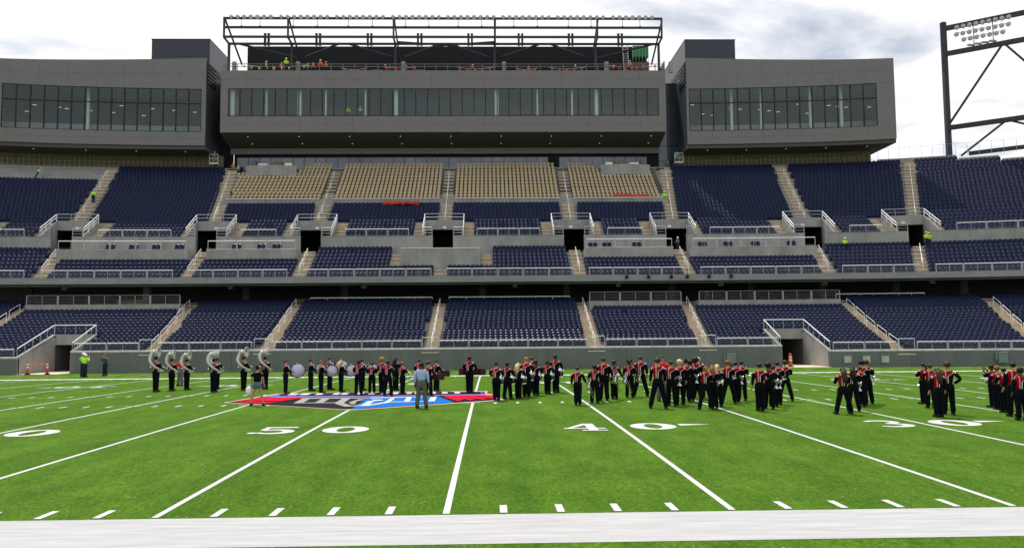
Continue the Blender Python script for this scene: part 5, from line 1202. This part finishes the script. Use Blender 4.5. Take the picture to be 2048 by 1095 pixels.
# --- people round the stadium
person(-26.6,54.1,1.86,-10,'worker in a lime vest half hidden behind the other by the left tunnel',outfit='hiv',pose='photo',hair='hat',hc='hatw',z=0)
person(-26.25,53.6,1.76,25,'worker in a lime vest photographing by the left tunnel, front one of two',outfit='hiv',pose='photo',hair='hat',hc='hatw',z=0)
person(-25.4,55.2,1.74,-160,'woman in a dark teal sweater shading her eyes by the field wall',outfit='teal',pose='photo',hair='curly',hc='h_red',z=0)
WK=[(-53.0,97.6,23.7,1.5,'hiv','bending on the bare concrete rows at the far left',60,25),(-43.7,92.6,19.8,1.7,'hiv','climbing the left upper stairway',0,0),
 (27.6,92.6,19.4,1.75,'hiv','standing by the red plastic covers',0,0),(26.6,92.5,19.4,1.25,'hiv','crouching beside the red plastic covers',60,12),
 (45.6,82.0,12.0,1.75,'hiv','in a white hard hat against the right cross wall',170,0),(54.2,81.6,12.4,1.8,'hiv','standing in the far right portal, left of two',0,0),(54.9,82.6,12.4,1.8,'hiv','standing in the far right portal, right of two',10,0),
 (26.9,82.4,12.4,1.7,'dark','leaning in the portal at the right end of the tan seats',-40,0),
 (-24.6,99.0,38.5,1.65,'hiv','on the roof deck beside the second left pier',90,0),(-22.6,99.0,38.5,1.5,'hio','in orange on the roof deck, leftmost orange vest',0,10),(-21.9,98.9,38.6,1.9,'hiv','standing tallest at the roof railing',170,0),(-19.0,99,38.5,1.35,'hiv','crouching right of the second pier on the roof deck',0,0),(-18.3,99,38.5,1.4,'hio','crouching in orange beside a lime vest on the roof deck',0,0),(-17.3,98.9,38.5,1.8,'hio','standing in orange facing the field on the roof deck',180,0),(-16.6,99,38.5,1.6,'hio','in orange at the right of the roof group',0,0),
 (24.6,99,38.5,1.75,'hio','in orange below the ladder on the roof deck',0,0),(26.0,99,38.5,1.3,'hio','kneeling in orange at the right end of the roof deck',90,20),
 (-13.6,99.4,32.3,1.7,'hiv','left of two inside the press box window',170,0),(-12.0,99.4,32.3,1.75,'hiv','right of two inside the press box window',190,0),(26.0,99.4,32.3,1.0,'hio','low behind the right press box window',0,0),
 (-5.8,99,38.5,1.1,'dark','white helmet low at the roof railing, left of the middle',0,0),(7.6,99,38.5,1.2,'hio','crouching in orange right of the fourth pier',0,0),(10.8,99,38.5,1.05,'hio','low in orange among red pennants right of the middle',0,10),(3.2,99,38.5,1.2,'hio','crouching in orange beside the middle red pennants',0,0),(17.2,99,38.5,1.1,'dark','with a white helmet low left of the fifth pier',0,0),(22.2,99,38.5,1.15,'hio','bending in orange right of the fifth pier',60,12),(-8.6,99,38.5,1.15,'hio','crouching in orange left of the third pier',0,0),
 (-29.6,101.6,25.2,1.6,'hio','beside the lift at the left end of the club windows',0,0),(-28.9,101.6,25.2,1.3,'hiv','crouching beside the lift at the left end',0,0),(25.6,100.0,25.0,1.4,'hiv','bending on the right terrace pod',90,20),
 (30.1,101.8,25.2,1.7,'dark','dark clothed beside the right lift',0,0),(31.4,101.8,26.6,1.6,'hiv','in the basket of the right lift',0,0),(-31.9,101.0,26.6,1.6,'hio','in the basket of the left lift',60,0),(29.5,80.2,6.0,1.7,'dark','dim in the concourse behind the right tunnel section',30,0)]
for x,y,z,h,of,lb,fc,ln in WK:
    person(x,y-cv(x) if abs(x)>25 else y,h,fc,('worker %s, %s'%({'hiv':'in a lime vest','hio':'in an orange vest','dark':'in dark clothes'}[of],lb) if 'in orange' not in lb else 'worker '+lb),outfit=of,pose='play' if random.random()<.6 else 'down',hair='hat',hc='haty' if 'portal, ' in lb else 'hatw',z=z,lean=ln)
# lifts at both ends of the club windows
for s,x,nm in ((-1,-31.9,'left'),(1,31.4,'right')):
    y=101.2-cv(x); root=thing('boom_lift','%s lift basket at the foot of the %s press box'%('white-framed' if s<0 else 'pale signed',nm),'aerial lift',(x,y,25.2)); b=MB()
    for zz in (26.6,27.2,27.8): b.box(x-.6,x+.6,y-.5,y-.45,zz,zz+.06)
    for xx in (-.6,0,.54): b.box(x+xx,x+xx+.06,y-.5,y-.45,26.6,27.86)
    b.box(x-.6,x+.6,y-.5,y+.3,26.5,26.6); part('basket',b,M['white'],root)
    b=MB(); b.beam((x,y,26.5),(x-s*1.6,y+.3,25.6),.2); b.box(x-s*2.4-.8,x-s*2.4+.8,y,y+.9,25.2,25.9); part('boom',b,M['bsteel'],root)
    b=MB(); b.box(x-.35,x+.35,y-.53,y-.505,26.75,27.1); b.box(x-.35,x+.35,y-.53,y-.505,27.25,27.6); part('sign_plate',b,M['grey'],root)
def cover(label,x0,x1,y,z0,z1):
    mb=MB(); n=16
    for i in range(n+1):
        x=x0+(x1-x0)*i/n; r1=random.uniform(-.08,.05); mb.v += [(x,y-.05,z0+random.uniform(-.08,.08)),(x,y-.12+r1,(z0+z1)/2),(x,y+.1,z1+random.uniform(-.05,.05)),(x,y+.3,z1-.1)]
    for i in range(n):
        for j in range(3): a=4*i+j; mb.f.append((a,a+4,a+5,a+1))
    tag(part('plastic_cover',mb,M['red']),label,'plastic cover')
cover('long red plastic sheet over navy seats below the tan block left of centre',-7.9,-3.4,91.2,19.35,19.85)
cover('crumpled red plastic cover over the bottom of the rightmost tan block, left piece',21.2,23.6,93.1,20.25,21.0); cover('crumpled red plastic cover over the bottom of the rightmost tan block, right piece',23.7,25.8,93.1,20.2,20.9)
b=MB(); b.box(-26.3,-23.8,92.9,93.0,20.0,20.45); tag(part('cardboard_sheet',b,M['concrete']),'grey board leaning on the bottom of the leftmost tan block','board')
print('objects',len(D.objects),'blue',len(blue),'gold',len(gold),'ind',len(indb),len(indg))
